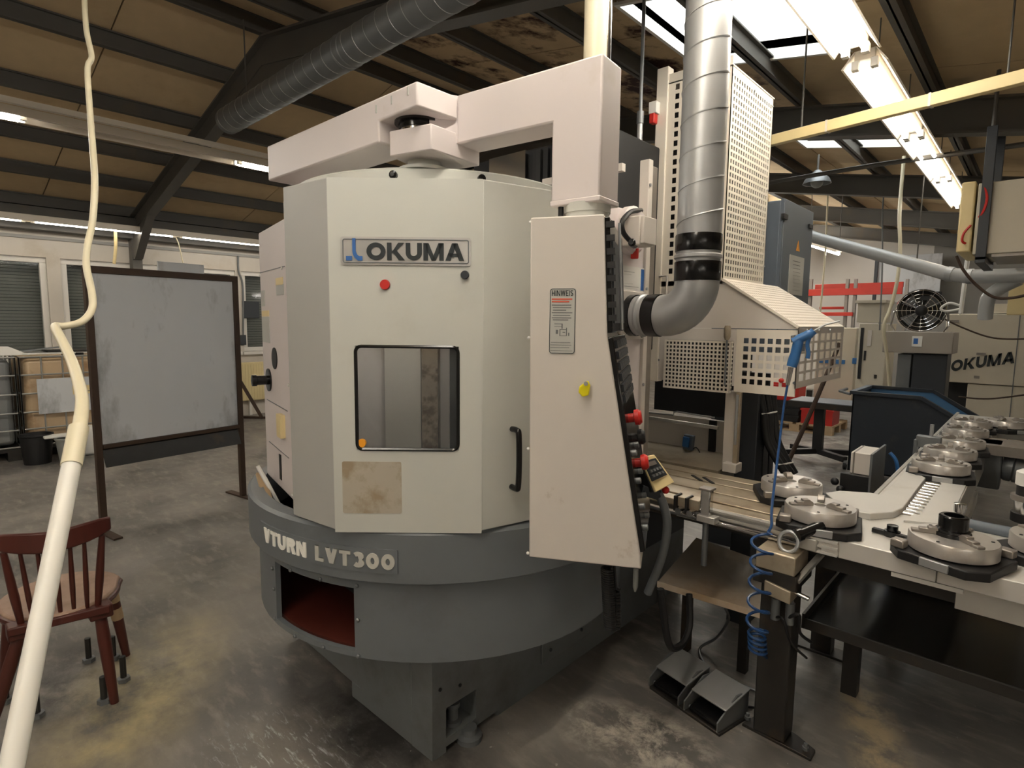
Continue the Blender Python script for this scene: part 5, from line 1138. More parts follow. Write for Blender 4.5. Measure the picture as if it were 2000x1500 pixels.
def ibc(name, label, y0, w, m, plate):
    r = thing(name, label, 'tank', (-8.8, y0+w/2, 0), 'bulk tanks by the windows')
    x0, x1 = -9.35, -8.3; y1 = y0+w
    MB().box(x0+.04, x1-.04, y0+.04, y1-.04, .17, 1.13).build('tank', m, r, .05)
    b = MB()
    for i in range(7):
        y = y0+w*i/6
        b.cyl((x1, y, .14), (x1, y, 1.15), .009, n=6)
    for i in range(4):
        x = x0+(x1-x0)*i/3; b.cyl((x, y0, .14), (x, y0, 1.15), .009, n=6); b.cyl((x, y1, .14), (x, y1, 1.15), .009, n=6)
    for z in (.15, .34, .53, .74, .95, 1.15): b.tube([(x0, y0, z), (x1, y0, z), (x1, y1, z), (x0, y1, z)], .010, 6, closed=True)
    b.build('cage_lattice', M_wire, r)
    b = MB()
    for yy in (y0+.06, (y0+y1)/2, y1-.06): b.box(x0, x1, yy-.06, yy+.06, 0, .10)
    b.box(x0, x1, y0, y1, .10, .135); b.build('pallet', M_steel, r)
    if plate:
        p = MB().box(x1+.01, x1+.014, y0+w*.12, y0+w*.86, .50, .90).build('steel_plate', M_board, r)
        MB().box(x1+.014, x1+.017, y0+w*.40, y0+w*.62, .70, .80).build('paper_label', M_yel, p)
        for k in range(3): MB().box(x1+.017, x1+.019, y0+w*(.42 if k < 2 else .52), y0+w*(.50 if k < 2 else .60), .775-.025*k, .785-.025*k).build('print_line', M_print, p)
    MB().lathe([(.11, 1.13), (.11, 1.16), (0, 1.165)], (-8.8, y0+w/2, 0), 20).build('lid', M_black, r)
ibc('bulk_tank', 'grey caged bulk tank cut by the left picture edge', -.19, 1.13, M_tankg, False)
ibc('bulk_tank', 'brown-stained caged bulk tank with a steel plate, behind the whiteboard post', .975, 1.15, M_tankb, True)
q = at(18, 680, X=-8.5); b = MB(); b.hexa([(q.x-.25, q.y-.5, 1.17), (q.x+.15, q.y-.5, 1.17), (q.x+.15, q.y+.16, 1.17), (q.x-.25, q.y+.16, 1.17), (q.x-.2, q.y-.4, 1.28), (q.x+.08, q.y-.4, 1.28), (q.x+.08, q.y-.02, 1.27), (q.x-.2, q.y+.08, 1.20)]); b.build('plastic_cover', M_white, bevel=.01, label='white plastic cover lying on the grey tank', cat='cover')
q = at(100, 690, X=-8.5); r = thing('scrap_sheet', 'dark flat sheets and lids lying on the brown-stained tank', 'sheets', (q.x, q.y, 1.17))
MB().box(-8.75, -8.35, 1.02, 1.5, 1.175, 1.19).build('sheet', M_white, r); MB().box(-8.8, -8.4, 1.25, 1.75, 1.19, 1.21).build('sheet', M_steel, r); MB().bar((-8.6, 1.0, 1.2), (-8.5, 1.4, 1.25), .2, .012).build('sheet', M_galvd, r)
q = at(65, 895, Z=0); b = MB(); b.lathe([(.12, 0), (.145, .30), (.155, .31), (.155, .325), (.14, .325), (.115, .02), (0, .02)], (-8.02, q.y, 0), 28); b.build('bucket', M_black, label='black bucket on the floor before the brown-stained tank', cat='bucket')
q = at(118, 893, Z=0); b = MB(); b.lathe([(.11, 0), (.14, .26), (.15, .265), (.15, .285), (.13, .285), (.10, .02), (0, .02)], (-7.82, q.y+.05, 0), 28); b.build('bucket', M_clear, label='cloudy grey bucket between the black bucket and the white canister', cat='bucket')
q = at(171, 888, Z=0); r = thing('canister', 'white plastic canister next to the whiteboard foot', 'canister', (-8.15, q.y, 0)); MB().box(-8.26, -8.05, q.y-.15, q.y+.19, 0, .33).build('body', M_white, r, .03); MB().cyl((-8.15, q.y-.08, .33), (-8.15, q.y-.08, .37), .03, n=14).build('cap', M_white, r)
q = at(135, 845, Z=.33); MB().box(q.x-.12, q.x+.02, q.y-.22, q.y+.12, .287, .315).build('bucket_cover', M_white, bevel=.008, label='loose white lid resting across the cloudy bucket', cat='cover')
# radiator and cables at the left wall
ry0, ry1 = at(466, 730, X=XL+.1).y, at(466, 730, X=XL+.1).y+1.35
rd = thing('radiator', 'cream panel radiator under the right-hand wall window', 'radiator', (XL+.08, (ry0+ry1)/2, .2)); z1 = at(480, 708, X=XL+.1).z
MB().box(XL+.04, XL+.11, ry0, ry1, .25, z1).build('panel', M_radi, rd, .01)
b = MB()
for i in range(30): y = ry0+.03+(ry1-ry0-.06)*i/29; b.box(XL+.11, XL+.116, y-.012, y+.012, .27, z1-.03)
b.build('ribs', M_radi, rd, kind='stuff')
for y in (ry0+.2, ry1-.2): MB().box(XL+.004, XL+.05, y-.02, y+.02, 0, z1-.05).build('bracket', M_winf, rd)
r = thing('floor_stand', 'dark low steel floor stand by the radiator', 'stand', V((-9.2, 4.0, 0))); q = V((-9.15, 4.02, 0)); q2 = at(468, 742, D=10.0)
MB().bar(q, q2, .05, .05).build('leg', M_rust, r); MB().bar(q+V((-.25, -.2, .02)), q+V((.25, .2, .02)), .06, .03).build('foot', M_rust, r); MB().bar(q2+V((0, 0, -.02)), (q2.x, q2.y, 0), .05, .05).build('leg', M_rust, r)
q = at(470, 664, X=XL+.02); MB().box(XL, XL+.05, q.y-.12, q.y+.08, q.z-.08, q.z+.08).build('socket_box', M_dark, bevel=.005, label='dark double socket on the wall left of the right-hand window', cat='socket')
q = at(490, 605, X=XL+.0); MB().box(XL-.015, XL+.01, q.y-.14, q.y+.14, q.z-.14, q.z+.14).build('window_fan', M_dark, bevel=.01, label='dark square vent fan set in the right-hand wall window', cat='fan')
cable('wall_cable', 'thin yellow cable hanging from the tube light over the windows', [at(225, 448, X=-9.3), at(226, 480, X=-9.35), at(223, 515, X=-9.4)], .02, M_yel)
cable('wall_cable', 'thin cable dropping from the tube light behind the whiteboard top', [at(342, 460, X=-9.3), at(350, 480, X=-9.35), at(358, 515, X=-9.4), at(366, 530, X=-9.4)], .008, M_hose)
cable('wall_cable', 'dark cable running down the wall by the right-hand window frame', [at(465, 500, X=XL+.02), at(466, 530, X=XL+.02), at(474, 560, X=XL+.02), at(475, 660, X=XL+.02)], .015, M_print)

# ---------------------------------------------------------------- the cream hose and pole in front
hp = [at(165, -60, D=2.9), at(165, 0, D=2.74), at(169, 60, D=2.62), at(179, 110, D=2.53), at(171, 135, D=2.47), at(176, 220, D=2.36), at(182, 300, D=2.22), at(185, 360, D=2.1), at(181, 430, D=2.06), at(171, 480, D=2.01), at(169, 520, D=1.97), at(180, 575, D=1.89), at(179, 605, D=1.86), at(160, 628, D=1.83), at(125, 637, D=1.81), at(108, 637, D=1.80), at(113, 650, D=1.74), at(140, 705, D=1.6), at(158, 765, D=1.45), at(160, 800, D=1.39), at(153, 850, D=1.33)]
ho = thing('hose_pole', 'kinked cream hose running down into a long white pole in front of everything', 'hose', hp[-1])
path = smooth_path(hp, 5); b = MB(); k = len(path); b.tube(path, [.0088+.0040*max(0, (i/k-.7)*3.3) for i in range(k)], 12); b.build('hose', M_hose, ho)
p0 = at(152, 845, D=1.335); p1 = at(22, 1500, D=.985); d = p1-p0; p2 = p0+d*(p0.z/(p0.z-p1.z))
MB().cyl(p0, p2, .0150, n=20).build('pole', M_pole, ho); MB().cyl(p0-d.normalized()*.012, p0+d.normalized()*.07, .0165, n=20).build('sleeve', M_hose, ho)
top_ = hp[0]; MB().cyl(top_, (top_.x, top_.y, roof(top_.x)), .0125, n=10).build('hose', M_hose, ho)

# ---------------------------------------------------------------- spindle-back chair
ch = thing('wooden_chair', 'worn red spindle-back wooden chair seen from behind, under the white pole', 'chair', (-2.95, .4, 0))
oc = V((-2.775, .39)); fx = V((-.985, .17)).normalized(); fy = V((fx.y, -fx.x)); fy = fy if fy.y > 0 else -fy   # fx to the front of the chair, fy to its right as we see it
def cpt(f, s, z): p = oc+fx*f+fy*s; return V((p.x, p.y, z))
out = []
for t in range(28):
    a = 2*PI*t/28; f = .20+.225*math.cos(a); s = .215*math.sin(a)*(1 if f > .2 else .92); out.append((f, s))
pts = [cpt(f, s, 0) for f, s in out]; ar = sum(pts[i].x*pts[(i+1) % 28].y-pts[(i+1) % 28].x*pts[i].y for i in range(28))
if ar < 0: pts = pts[::-1]
b = MB(); b.prism([(p.x, p.y) for p in pts], .405, .44, True); b.build('seat', M_woodw, ch, .008)
b = MB(); b.tube([cpt(.2+(f-.2)*.985, s*.985, .414) for f, s in out], .014, 8, closed=True); b.build('seat_rim', M_wood, ch)
MB().bar(cpt(-.02, -.16, .415), cpt(-.02, .16, .415), .03, .035).build('rear_rail', M_wood, ch, .006)
for s in (-.125, .125): MB().box(*sorted((cpt(.01, s, 0).x-.035, cpt(.01, s, 0).x+.035)), cpt(.01, s, 0).y-.04, cpt(.01, s, 0).y+.04, .375, .43).build('corner_block', M_wood, ch, .006)
RRf = at(224, 1372, Z=0); FRf = at(247, 1280, Z=0)
def leg(a, c): 
    b = MB(); b.tube([a, lerp(a, c, .3), lerp(a, c, .55), c], [.021, .024, .022, .016], 12); b.build('leg', M_wood, ch)
leg(cpt(.01, .125, .39), RRf); leg(cpt(.01, -.125, .39), RRf+V((fy.x, fy.y, 0))*-.40)
leg(cpt(.33, .17, .40), FRf); leg(cpt(.33, -.17, .40), FRf+V((fy.x, fy.y, 0))*-.44)
p = lerp(cpt(.33, .17, .40), FRf, .35); MB().cyl(lerp(cpt(.33, .17, .40), FRf, .10), lerp(cpt(.33, .17, .40), FRf, .28), .0255, n=12).build('bare_wood_band', M_pallet, ch); MB().cyl(lerp(cpt(.33, .17, .40), FRf, .36), lerp(cpt(.33, .17, .40), FRf, .5), .0245, n=12).build('bare_wood_band', M_pallet, ch)
NB = 9; rail_pts = []
for i in range(NB+1):
    s = -.18+.36*i/NB; f = -.075-.035*(1-(s/.18)**2)+.05*(s/.18)**2; rail_pts.append((f, s))
n_ = MB()
rows_ = []
for i, (f, s) in enumerate(rail_pts):
    e = abs(s/.18); zc = .762+.012*e; hh = .040*(1-.35*e**4)
    rows_.append([cpt(f-.013, s, zc-hh), cpt(f+.013, s, zc-hh), cpt(f+.010, s, zc+hh), cpt(f-.010, s, zc+hh)])
base = [n_.add(r_) for r_ in rows_]
for a, c in zip(base, base[1:]):
    for j in range(4): k = (j+1) % 4; n_.face((a+j, a+k, c+k, c+j))
n_.face([base[0]+j for j in (3, 2, 1, 0)]); n_.face([base[-1]+j for j in range(4)])
n_.build('top_rail', M_wood, ch, .006)
def spin(s0, s1, r, thick):
    f1 = -.075-.035*(1-(s1/.18)**2)+.05*(s1/.18)**2
    a, c = cpt(.0, s0, .43), cpt(f1, s1, .735); b = MB(); b.tube([a, lerp(a, c, .35), lerp(a, c, .6), c], [r*.75, r, r*.95, r*.7], 10); b.build('back_post' if thick else 'spindle', M_wood, ch)
for s0, s1 in ((-.085, -.10), (-.042, -.05), (.0, -.002), (.042, .046), (.085, .09)): spin(s0, s1, .0095, False)
spin(.12, .148, .015, True); spin(-.12, -.148, .015, True)
# levelling bolts standing on the floor around the chair
def bolt(nm, lbl, h, g):
    r = thing(nm, lbl, 'bolt', (0, 0, 0), g); MB().lathe([(.026, 0), (.026, .018), (.012, .02), (.012, h), (0, h)], (0, 0, 0), 6).build('head', M_galvd, r); MB().cyl((0, 0, .02), (0, 0, h), .0125, n=10).build('shank', M_steel, r); return r
BG = 'levelling bolts standing on the floor by the chair'
b0 = bolt('levelling_bolt', 'levelling bolt standing outside the right front chair leg, on yellow dust', .115, BG); q = at(242, 1330, Z=0); b0.location = q
for x, y, l in ((222, 1288, 'levelling bolt behind the right front chair leg'), (174, 1292, 'levelling bolt left of the rear right chair leg, farthest back'), (204, 1372, 'levelling bolt touching the rear right chair leg'), (73, 1400, 'levelling bolt right beside the white pole, lowest of all'), (12, 1372, 'levelling bolt at the left picture edge, left of the pole')): dup(b0, at(x, y, Z=0), random.random(), l)

# ================================================================ RIGHT SIDE, near the roof
a, c = at(1508, 275, Z=2.72), at(2000, 150, Z=2.72)
d = (c-a); r = thing('cable_trunking', 'yellowed straight cable trunking crossing below the twin tube lights', 'trunking', a)
MB().bar(a-d*.45, c+d*.6, .045, .06).build('trunk', M_yel, r, .003)
for k in (.28, .7): MB().bar(a+d*k-d.normalized()*.006, a+d*k+d.normalized()*.006, .049, .064).build('joint_cover', M_lampw, r)
for k in (.15, .95, 1.3): q = a+d*k; MB().cyl(q+V((0, 0, .03)), (q.x, q.y, roof(q.x)), .005, n=6).build('hanger', M_beam, r)
cable('roof_pipe', 'thin dark pipe crossing the roof bay behind the yellow trunking', [at(1440, 368, Y=6.2), at(1700, 324, Y=6.0), at(2000, 282, Y=5.8), at(2150, 262, Y=5.7)], .020, M_beam, 'pipe')
hu = thing('unit_heater', 'suspended ivory heater unit in dark steel straps, cut by the right picture edge', 'heater', at(1950, 430, Y=5.0))
x0, x1 = at(1905, 430, Y=5.0).x, at(1905, 430, Y=5.0).x+1.0; z1, z0 = at(1940, 355, Y=5.0).z, at(1940, 495, Y=5.0).z
MB().box(x0, x1, 5.0, 5.7, z0, z1).build('casing', M_mach, hu, .006)
MB().box(x0-.09, x0-.012, 5.0, 5.7, z0+.02, z1+.02).build('end_cover', M_yel, hu, .01)
for x in (x0+.02, x0+.8):
    MB().box(x, x+.055, 4.96, 5.0, z0-.04, z1+.35).build('strap', M_dark, hu, .002); MB().box(x, x+.055, 5.70, 5.74, z0-.04, roof(x)).build('strap', M_dark, hu, .002); MB().box(x, x+.055, 4.96, 5.74, z0-.06, z0-.02).build('strap', M_dark, hu, .002)
    MB().cyl((x+.03, 4.98, z1+.3), (x+.03, 4.98, roof(x)), .012, n=8).build('hanger_rod', M_beam, hu)
MB().box(x0+.1, x1, 5.02, 5.68, z0-.02, z0).build('outlet_grille', M_jaw, hu)
b = MB(); b.tube(smooth_path([at(1921, 360, Y=4.97), at(1928, 385, Y=4.96), at(1922, 410, Y=4.96), at(1912, 425, Y=4.97)], 6), .008, 6); b.build('red_wire', M_red, hu)
b = MB(); b.tube(smooth_path([at(1896, 440, Y=4.97), at(1883, 455, Y=4.96), at(1879, 470, Y=4.96), at(1886, 476, Y=4.97)], 6), .008, 6); b.build('red_wire', M_red, hu)
cable('heater_cable', 'dark cable sagging from the heater corner towards the right picture edge', [at(1868, 500, Y=4.95), at(1880, 525, Y=4.95), at(1905, 555, Y=4.95), at(1940, 580, Y=4.95), at(1975, 582, Y=4.95), at(2010, 575, Y=4.95)], .009, M_rust)
vp = thing('ventilation_pipe', 'grey ventilation pipe falling from behind the blue cabinet to a branch at the right', 'pipe', at(1830, 528, D=6.5))
pp = [at(1500, 430, D=7.6), at(1595, 465, D=7.3), at(1790, 518, D=6.7), at(1850, 535, D=6.55), at(1890, 540, D=6.5), at(2000, 538, D=6.4), at(2120, 535, D=6.3)]
b = MB(); b.tube(pp, .060, 20); b.build('main_pipe', M_pvc, vp)
b = MB(); b.tube(smooth_path([at(1990, 545, D=6.45), at(1955, 562, D=6.48), at(1932, 580, D=6.5), at(1926, 600, D=6.52), at(1924, 622, D=6.55)], 5), .055, 18); b.build('branch_pipe', M_pvc, vp)
for k in (4, 3): MB().cyl(lerp(pp[k], pp[k+1], .0), lerp(pp[k], pp[k+1], .10 if k == 4 else .3), .066, n=20).build('pipe_socket', M_galv, vp)
MB().box(at(1987, 525, D=6.4).x-.05, at(1987, 525, D=6.4).x+.0, 6.35, 6.45, 2.12, 2.22).build('pipe_clamp', M_label, vp)
q = pp[2]; MB().cyl(q+V((0, 0, .05)), (q.x, q.y, roof(q.x)), .006, n=6).build('hanger', M_beam, vp)
q = at(1968, 590, D=7.2); MB().box(q.x, q.x+.5, q.y, q.y+.1, q.z-.12, q.z+.22).build('yellow_sign', M_yel, bevel=.004, label='yellow translucent panel under the ventilation pipe at the right edge', cat='panel')
# hanging lamp, ropes and cable drops
q = at(1596, 350, Y=7.4); r = thing('bay_lamp', 'small round bell lamp under the roof, left of the far skylight', 'lamp', q); MB().lathe([(.03, .10), (.05, .08), (.13, .0), (.15, -.05), (.14, -.05), (.11, 0)], q, 20).build('shade', M_galvd, r); MB().sphere(q+V((0, 0, -.03)), .07, 12, 8).build('bulb', M_clear, r); MB().cyl(q+V((0, 0, .09)), (q.x, q.y, roof(q.x)), .012, n=8).build('hanger', M_beam, r)
for (xa, ya, xb, yb, D_, lb, m_, rr) in ((1616, 402, 1602, 610, 9.5, 'pale hanging cable just right of the blue cabinet', M_hose, .012), (1724, 412, 1718, 645, 9.0, 'thin dark hanging cable before the white control cabinet', M_print, .009)):
    q = at(xa, ya, D=D_); cable('hanging_cable', lb, [V((q.x, q.y, roof(q.x))), q, at((xa+xb)/2+2, (ya+yb)/2, D=D_), at(xb, yb, D=D_)], rr, m_)
q = at(1757, 415, D=7.6); cable('hanging_hose', 'yellowish air hose hanging from the roof before the red racks', [V((q.x, q.y, roof(q.x))), q, at(1758, 470, D=7.6), at(1757, 510, D=7.6), at(1750, 560, D=7.6), at(1738, 605, D=7.6), at(1726, 640, D=7.6), at(1733, 700, D=7.7), at(1738, 760, D=7.8)], .018, M_hose, 'hose')
q = at(1890, 505, D=7.4); q2 = at(1878, 600, D=7.4); cable('white_rod', 'thin white rod hanging below the heater with a loose cable loop', [q, q2, at(1876, 612, D=7.4)], .02, M_white, 'rod'); cable('cable_loop', 'white cable coil on top of the far beige machine', [at(1878, 598, D=7.4), at(1855, 592, D=7.4), at(1838, 602, D=7.4), at(1848, 608, D=7.4), at(1874, 604, D=7.4)], .012, M_white)

# ================================================================ RIGHT SIDE, far hall
def pxbox(x0, y0, x1, y1, Y, depth, m, name, par, bev=.005):
    a, c = at(x0, (y0+y1)/2, Y=Y), at(x1, (y0+y1)/2, Y=Y); zt, zb = at((x0+x1)/2, y0, Y=Y).z, at((x0+x1)/2, y1, Y=Y).z
    return MB().box(a.x, c.x, Y, Y+depth, max(zb, .001), zt).build(name, m, par, bev)
OY = 10.0
om = thing('lathe_machine', 'beige machine with slanted black lettering in the far right of the hall', 'machine', (0, OY, 0))
x0, x1 = at(1843, 680, Y=OY).x, 2.2; zt = at(1920, 613, Y=OY).z; zm = at(1900, 749, Y=OY).z
MB().box(x0, x1, OY, OY+1.6, zm, zt).build('upper_housing', M_mach, om, .01); MB().box(x0+.30, x1, OY+.02, OY+1.6, 0, zm-.01).build('lower_housing', M_mach, om, .01); MB().box(x0+.0, x0+.3, OY+.15, OY+1.6, 0, zm-.01).build('recess', M_void, om)
FO = Fr((0, OY), 0)
xs = at(1985, 690, Y=OY).x
MB().fbox(FO, xs-.006, xs+.006, .1, zt-.02, 0, .003).build('panel_seam', M_print, om)
pxbox(1942, 593, 2000, 612, OY+.3, .8, M_mach, 'top_box', om)
for (xa, ya, xb, yb) in ((1907, 689, 1925, 694), (1902, 734, 1913, 739), (1852, 625, 1873, 630)): pxbox(xa, ya, xb, yb, OY-.012, .012, M_jaw, 'recess_handle', om, 0)
l0, l1, l2 = FO.uz(1856, 726), FO.uz(1981, 709), FO.uz(1868, 707)
du, dz = (l1[0]-l0[0]), (l1[1]-l0[1]); Ll = math.hypot(du, dz)
H_ = .165
b = MB(); lettering(b, 'OKUMA', lambda u, v, k: FO.p(l0[0]+u*du/Ll+v*.05, l0[1]+u*dz/Ll+v*.95, .006 if k else .0), H_, .25, .09, fit=Ll); b.build('lettering', M_letd, om)
cable('machine_cable', 'thin dark cable drooping across the far beige machine front', [at(1835, 618, Y=9.3), at(1880, 640, Y=9.3), at(1940, 660, Y=9.3), at(2010, 662, Y=9.3)], .010, M_rust)
cable('machine_cable', 'thin brown cable drooping low before the far beige machine', [at(1872, 775, Y=9.3), at(1930, 779, Y=9.3), at(2010, 770, Y=9.3)], .010, M_rust)
# grey pillar with head box and the fan on it
PY = 7.6
po = thing('machine_pillar', 'dark pillar with a wide grey head box and white sticker, carrying the fan', 'pillar', (-.9, PY, 0))
hb = pxbox(1724, 648, 1862, 690, PY, .5, M_taupe, 'head_box', po, .008); pxbox(1781, 657, 1801, 677, PY-.01, .01, M_white, 'sticker', hb, .002)
pxbox(1784, 661, 1793, 672, PY-.013, .004, M_letb, 'sticker_print', hb, 0)
pxbox(1775, 691, 1842, 900, PY+.1, .35, M_dark, 'pillar_body', po, .006); pxbox(1745, 691, 1772, 900, PY+.12, .3, M_galvd, 'side_cover', po, .006)
fq = at(1798, 607, Y=PY+.2); fn = thing('drum_fan', 'round chrome floor fan standing on the grey head box', 'fan', (fq.x, fq.y, fq.z-.24)); R_ = .235
ax = V((.25, -1, 0)).normalized(); sd = V((1, .25, 0)).normalized()
def ringf(r_, off, rr, m, nm):
    b = MB(); b.tube([fq+ax*off+(sd*math.cos(t*PI/18)+V((0, 0, 1))*math.sin(t*PI/18))*r_ for t in range(36)], rr, 6, closed=True); b.build(nm, m, fn)
MB().lathe([(R_-.005, -.07), (R_, -.07), (R_, .07), (R_-.005, .07), (R_-.006, -.069)], fq, 36, ax).build('drum', M_chrome, fn)
MB().lathe([(0, -.06), (R_-.01, -.06), (R_-.01, -.05), (0, -.05)], fq, 32, ax).build('back_grille', M_steel, fn)
for r_ in (.06, .10, .14, .18, .22): ringf(r_, .07, .003, M_chrome, 'grille_ring')
b = MB()
for t in range(12): e = sd*math.cos(t*PI/6)+V((0, 0, 1))*math.sin(t*PI/6); b.bar(fq+ax*.07+e*.05, fq+ax*.07+e*.232, .004, .004, ax)
b.build('grille_spokes', M_chrome, fn)
for t in range(4):
    a_ = t*PI/2+.4; e = sd*math.cos(a_)+V((0, 0, 1))*math.sin(a_); g_ = sd*math.cos(a_+.75)+V((0, 0, 1))*math.sin(a_+.75)
    b = MB(); b.hexa([fq+e*.04-ax*.02, fq+e*.2-ax*.02, fq+g_*.2+ax*.02, fq+g_*.04+ax*.02]+[p+ax*.006 for p in (fq+e*.04-ax*.02, fq+e*.2-ax*.02, fq+g_*.2+ax*.02, fq+g_*.04+ax*.02)]); b.build('blade', M_galvd, fn)
MB().lathe([(.055, 0), (.06, .07), (.03, .085), (0, .086)], fq, 20, ax).build('hub', M_black, fn); MB().bar(fq+ax*.08+V((-.02, 0, .135)), fq+ax*.08+V((.06, 0, .135)), .02, .05).build('switch_box', M_black, fn)
for s_ in (-1, 1): b = MB(); b.tube([fq+sd*s_*(R_+.01), fq+sd*s_*(R_+.03)+V((0, 0, -.16)), fq+sd*s_*.22+V((0, 0, -.236)), fq+sd*s_*.30+V((0, 0, -.24))], .012, 8); b.build('stand_leg', M_chrome, fn)
MB().bar(fq+sd*-.3+V((0, 0, -.24)), fq+sd*.3+V((0, 0, -.24)), .08, .012).build('stand_base', M_galv, fn)
# tipping skip
SY = 6.4
sk = thing('tipping_skip', 'dark blue tipping skip with sloping front and light blue inside, behind the chuck row', 'skip', (-.8, SY, 0))
def s3(x, y): q = at(x, y, Y=SY); return q
x0 = s3(1662, 820).x; zt = s3(1690, 768).z; xk = s3(1800, 775).x; xe = s3(1905, 830).x; ze = s3(1900, 838).z
dpt_ = .75
prof = [(x0, .16), (xe-.35, .16), (xe, ze-.12), (xe, ze), (xk, zt), (x0, zt)]
Fs = Fr((0, SY), 0)
MB().fprism(Fs, prof, -.012, 0).build('near_side', M_blued, sk, .003)
Fs2 = Fr((0, SY+dpt_), 0); MB().fprism(Fs2, prof, -.012, 0).build('far_side', M_blued, sk, .003)
MB().fprism(Fs2, [(a+.0, c) for a, c in ((x0+.01, .3), (xe-.03, ze-.05), (xe-.03, ze-.02), (xk, zt-.02), (x0+.01, zt-.02))], .001, .004).build('inside_wall', M_bluein, sk)
MB().box(x0, x0+.012, SY, SY+dpt_, .16, zt).build('back_wall_plate', M_blued, sk)
MB().box(x0, xe-.35, SY, SY+dpt_, .16, .175).build('bottom_plate', M_blued, sk)
b = MB(); b.hexa([(xe-.35, SY, .16), (xe, SY, ze-.12), (xe, SY+dpt_, ze-.12), (xe-.35, SY+dpt_, .16), (xe-.36, SY, .18), (xe-.01, SY, ze-.10), (xe-.01, SY+dpt_, ze-.10), (xe-.36, SY+dpt_, .18)]); b.build('front_slope', M_bluein, sk)
for yy in (SY-.015, SY+dpt_+.0):
    b = MB(); b.bar((x0-.02, yy, zt), (xk, yy, zt), .05, .03); b.bar((xk, yy, zt), (xe, yy, ze), .05, .03); b.build('rim', M_blued, sk)
MB().bar((x0, SY, zt), (x0, SY+dpt_, zt), .05, .03).build('rim', M_cab, sk)
for x in (x0+.1, xe-.5): MB().box(x, x+.08, SY+.05, SY+dpt_-.05, 0, .16).build('fork_pocket', M_blued, sk)
b = MB(); b.tube([(x0-.02, SY, zt-.02), (x0-.12, SY+.02, zt-.0), (x0-.12, SY+.3, zt)], .014, 8); b.build('lever', M_galvd, sk)
# small table stand on castors
tq = at(1617, 905, Z=0)
tq = tq-V((.12, 0, 0))
ts = thing('castor_stand', 'black pedestal stand on castors with a small flat top, left of the skip', 'stand', (tq.x, tq.y, 0))
zt_s = at(1615, 783, D=math.hypot(tq.x, tq.y)).z
MB().box(tq.x-.28, tq.x+.42, tq.y-.25, tq.y+.25, zt_s-.07, zt_s).build('table_top', M_steel, ts, .005); MB().box(tq.x-.27, tq.x+.41, tq.y-.24, tq.y+.24, zt_s, zt_s+.004).build('top_sheet', M_cab, ts)
MB().box(tq.x-.05, tq.x+.05, tq.y-.05, tq.y+.05, .14, zt_s-.07).build('column', M_black, ts, .004)
for dx, dy in ((-.33, -.05), (.33, .05)):
    MB().bar((tq.x, tq.y, .13), (tq.x+dx, tq.y+dy-.22, .11), .07, .06).build('foot_bar', M_black, ts, .004); MB().bar((tq.x, tq.y, .13), (tq.x+dx, tq.y+dy+.22, .11), .07, .06).build('foot_bar', M_black, ts, .004)
    for e in (-.22, .22):
        q = V((tq.x+dx, tq.y+dy+e, .04)); MB().cyl(q+V((-.015, 0, 0)), q+V((.015, 0, 0)), .04, n=16).build('castor_wheel', M_black, ts); MB().box(q.x-.02, q.x+.02, q.y-.02, q.y+.02, .06, .10).build('castor_fork', M_galv, ts)
# pallet with red bins and black crates
pq = at(1560, 846, Z=0)
pw = thing('wooden_pallet', 'small wooden pallet carrying red bins and black crates', 'pallet', (pq.x, pq.y, 0))
px0, px1, py0, py1 = pq.x-.62, pq.x+.42, pq.y+.1, pq.y+.95
for y in (py0+.05, (py0+py1)/2, py1-.05):
    for x in (px0+.07, (px0+px1)/2, px1-.07): MB().box(x-.07, x+.07, y-.05, y+.05, .022, .11).build('block', M_pallet, pw)
    MB().box(px0, px1, y-.05, y+.05, 0, .022).build('bottom_board', M_pallet, pw)
for i in range(6): x = px0+.07+(px1-px0-.14)*i/5; MB().box(x-.065, x+.065, py0, py1, .11, .135).build('top_board', M_pallet, pw)
def crate(name, label, x0, x1, y0, y1, z0, z1, m, g):
    r = thing(name, label, 'crate', ((x0+x1)/2, (y0+y1)/2, z0), g); t = .012
    MB().box(x0, x1, y0, y1, z0, z0+t).build('floor_panel', m, r)
    for bx in ((x0, x1, y0, y0+t), (x0, x1, y1-t, y1), (x0, x0+t, y0+t, y1-t), (x1-t, x1, y0+t, y1-t)): MB().box(*bx, z0+t, z1).build('side_panel', m, r)
    MB().box(x0-.012, x1+.012, y0-.012, y0+.002, z1-.03, z1).build('rim', m, r); MB().box(x1-.002, x1+.012, y0, y1, z1-.03, z1).build('rim', m, r)
G1 = 'crates on the small pallet'
for k, l in enumerate(('lowest black crate in the stack on the small pallet', 'second black crate from the bottom of the stack on the small pallet', 'third black crate from the bottom, just under the red bin')): crate('black_crate', l, px0+.02, px0+.56, py0+.03, py0+.42, .135+.105*k, .235+.105*k, M_black, G1)
crate('red_bin', 'red bin on top of the black crate stack', px0+.04, px0+.54, py0+.05, py0+.40, .45, .68, M_red, G1)
crate('red_bin', 'red bin standing low at the right end of the small pallet', px0+.60, px0+1.02, py0+.03, py0+.42, .135, .36, M_red, G1)
# brown bar leaning by the stand, white table behind
cable('leaning_rod', 'dark brown rod leaning between guard and castor stand', [at(1535, 912, D=5.2), at(1590, 790, D=5.3), at(1640, 670, D=5.4)], .018, M_rust, 'rod')
r = thing('work_table', 'white topped table far behind the guard hood', 'table', at(1590, 790, Y=10.6)); pxbox(1570, 752, 1642, 762, 10.6, .7, M_white, 'table_top', r, .01)
for x in (1578, 1634): pxbox(x-5, 762, x+5, 830, 10.65, .06, M_steel, 'leg', r, 0)
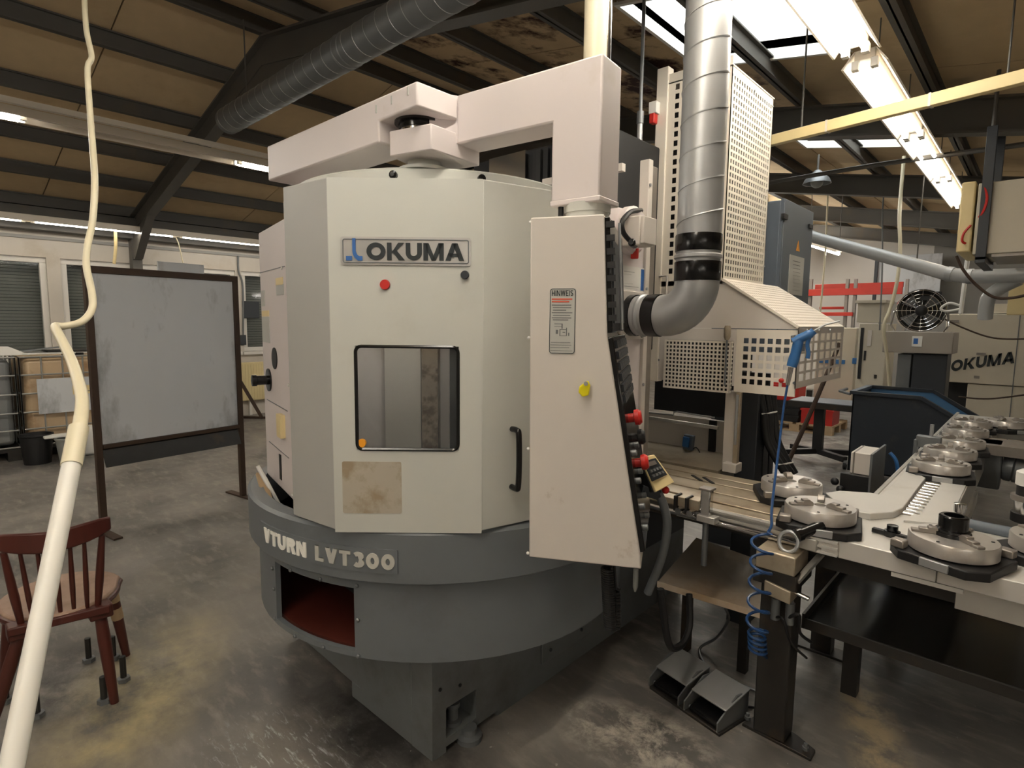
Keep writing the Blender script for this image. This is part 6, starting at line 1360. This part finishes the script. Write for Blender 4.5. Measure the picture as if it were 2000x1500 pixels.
# white control cabinets behind
r = thing('switch_cabinet', 'cream switch cabinet with black vent slots, left of the grey head box', 'cabinet', at(1690, 700, Y=9.0))
pxbox(1672, 632, 1728, 800, 9.0, .6, M_mach, 'lower_cabinet', r, .008); pxbox(1674, 590, 1726, 630, 9.05, .5, M_mach, 'upper_cabinet', r, .008); pxbox(1671, 586, 1731, 592, 9.0, .6, M_mach, 'top_plate', r, .004)
for (xa, ya, xb, yb) in ((1687, 685, 1691, 704), (1707, 732, 1712, 739), (1678, 640, 1684, 740)): pxbox(xa, ya, xb, yb, 8.985, .015, M_black, 'slot', r, 0)
pxbox(1694, 645, 1702, 676, 8.98, .02, M_ivory, 'operator_plate', r, .002)
r = thing('switch_cabinet', 'second cream cabinet with a blue spot, partly hidden by the guard hood', 'cabinet', at(1655, 700, Y=9.7)); pxbox(1592, 640, 1668, 800, 9.7, .6, M_mach, 'body', r, .008); pxbox(1664, 699, 1676, 711, 9.67, .03, M_blue, 'blue_spot', r, .01); pxbox(1600, 702, 1650, 710, 9.68, .02, M_blue, 'blue_stripe', r, 0)
pxbox(1675, 640, 1683, 745, 9.65, .05, M_black, 'cable_duct', r, .004)
# red rack beams against the back wall
rk = thing('pallet_rack', 'red-beamed rack along the white back wall', 'rack', at(1660, 700, Y=13.2))
for (xa, ya, xb, yb) in ((1575, 563, 1762, 576), (1592, 553, 1764, 563), (1600, 599, 1650, 604), (1600, 610, 1665, 617)): pxbox(xa, ya, xb, yb, 13.2+(.9 if ya in (553, 599) else 0), .06, M_redp, 'beam', rk, .004)
for x in (1579, 1650, 1666, 1766): pxbox(x-3, 545, x+3, 690, 13.25, .08, M_jaw, 'upright', rk, 0); pxbox(x-3, 545, x+3, 690, 14.1, .08, M_jaw, 'upright', rk, 0)
r = thing('wall_panel', 'pale panel leaning on the grey wall behind the fan', 'panel', at(1800, 530, Y=15.8)); pxbox(1712, 498, 1838, 574, 15.7, .05, M_board, 'sheet', r, .004); pxbox(1706, 500, 1712, 600, 15.65, .1, M_dark, 'edge_post', r, 0); pxbox(1770, 570, 1838, 600, 15.6, .1, M_void, 'dark_box', r, 0); pxbox(1706, 590, 1838, 900, 15.72, .08, M_wallg, 'lower_sheet', r, 0)
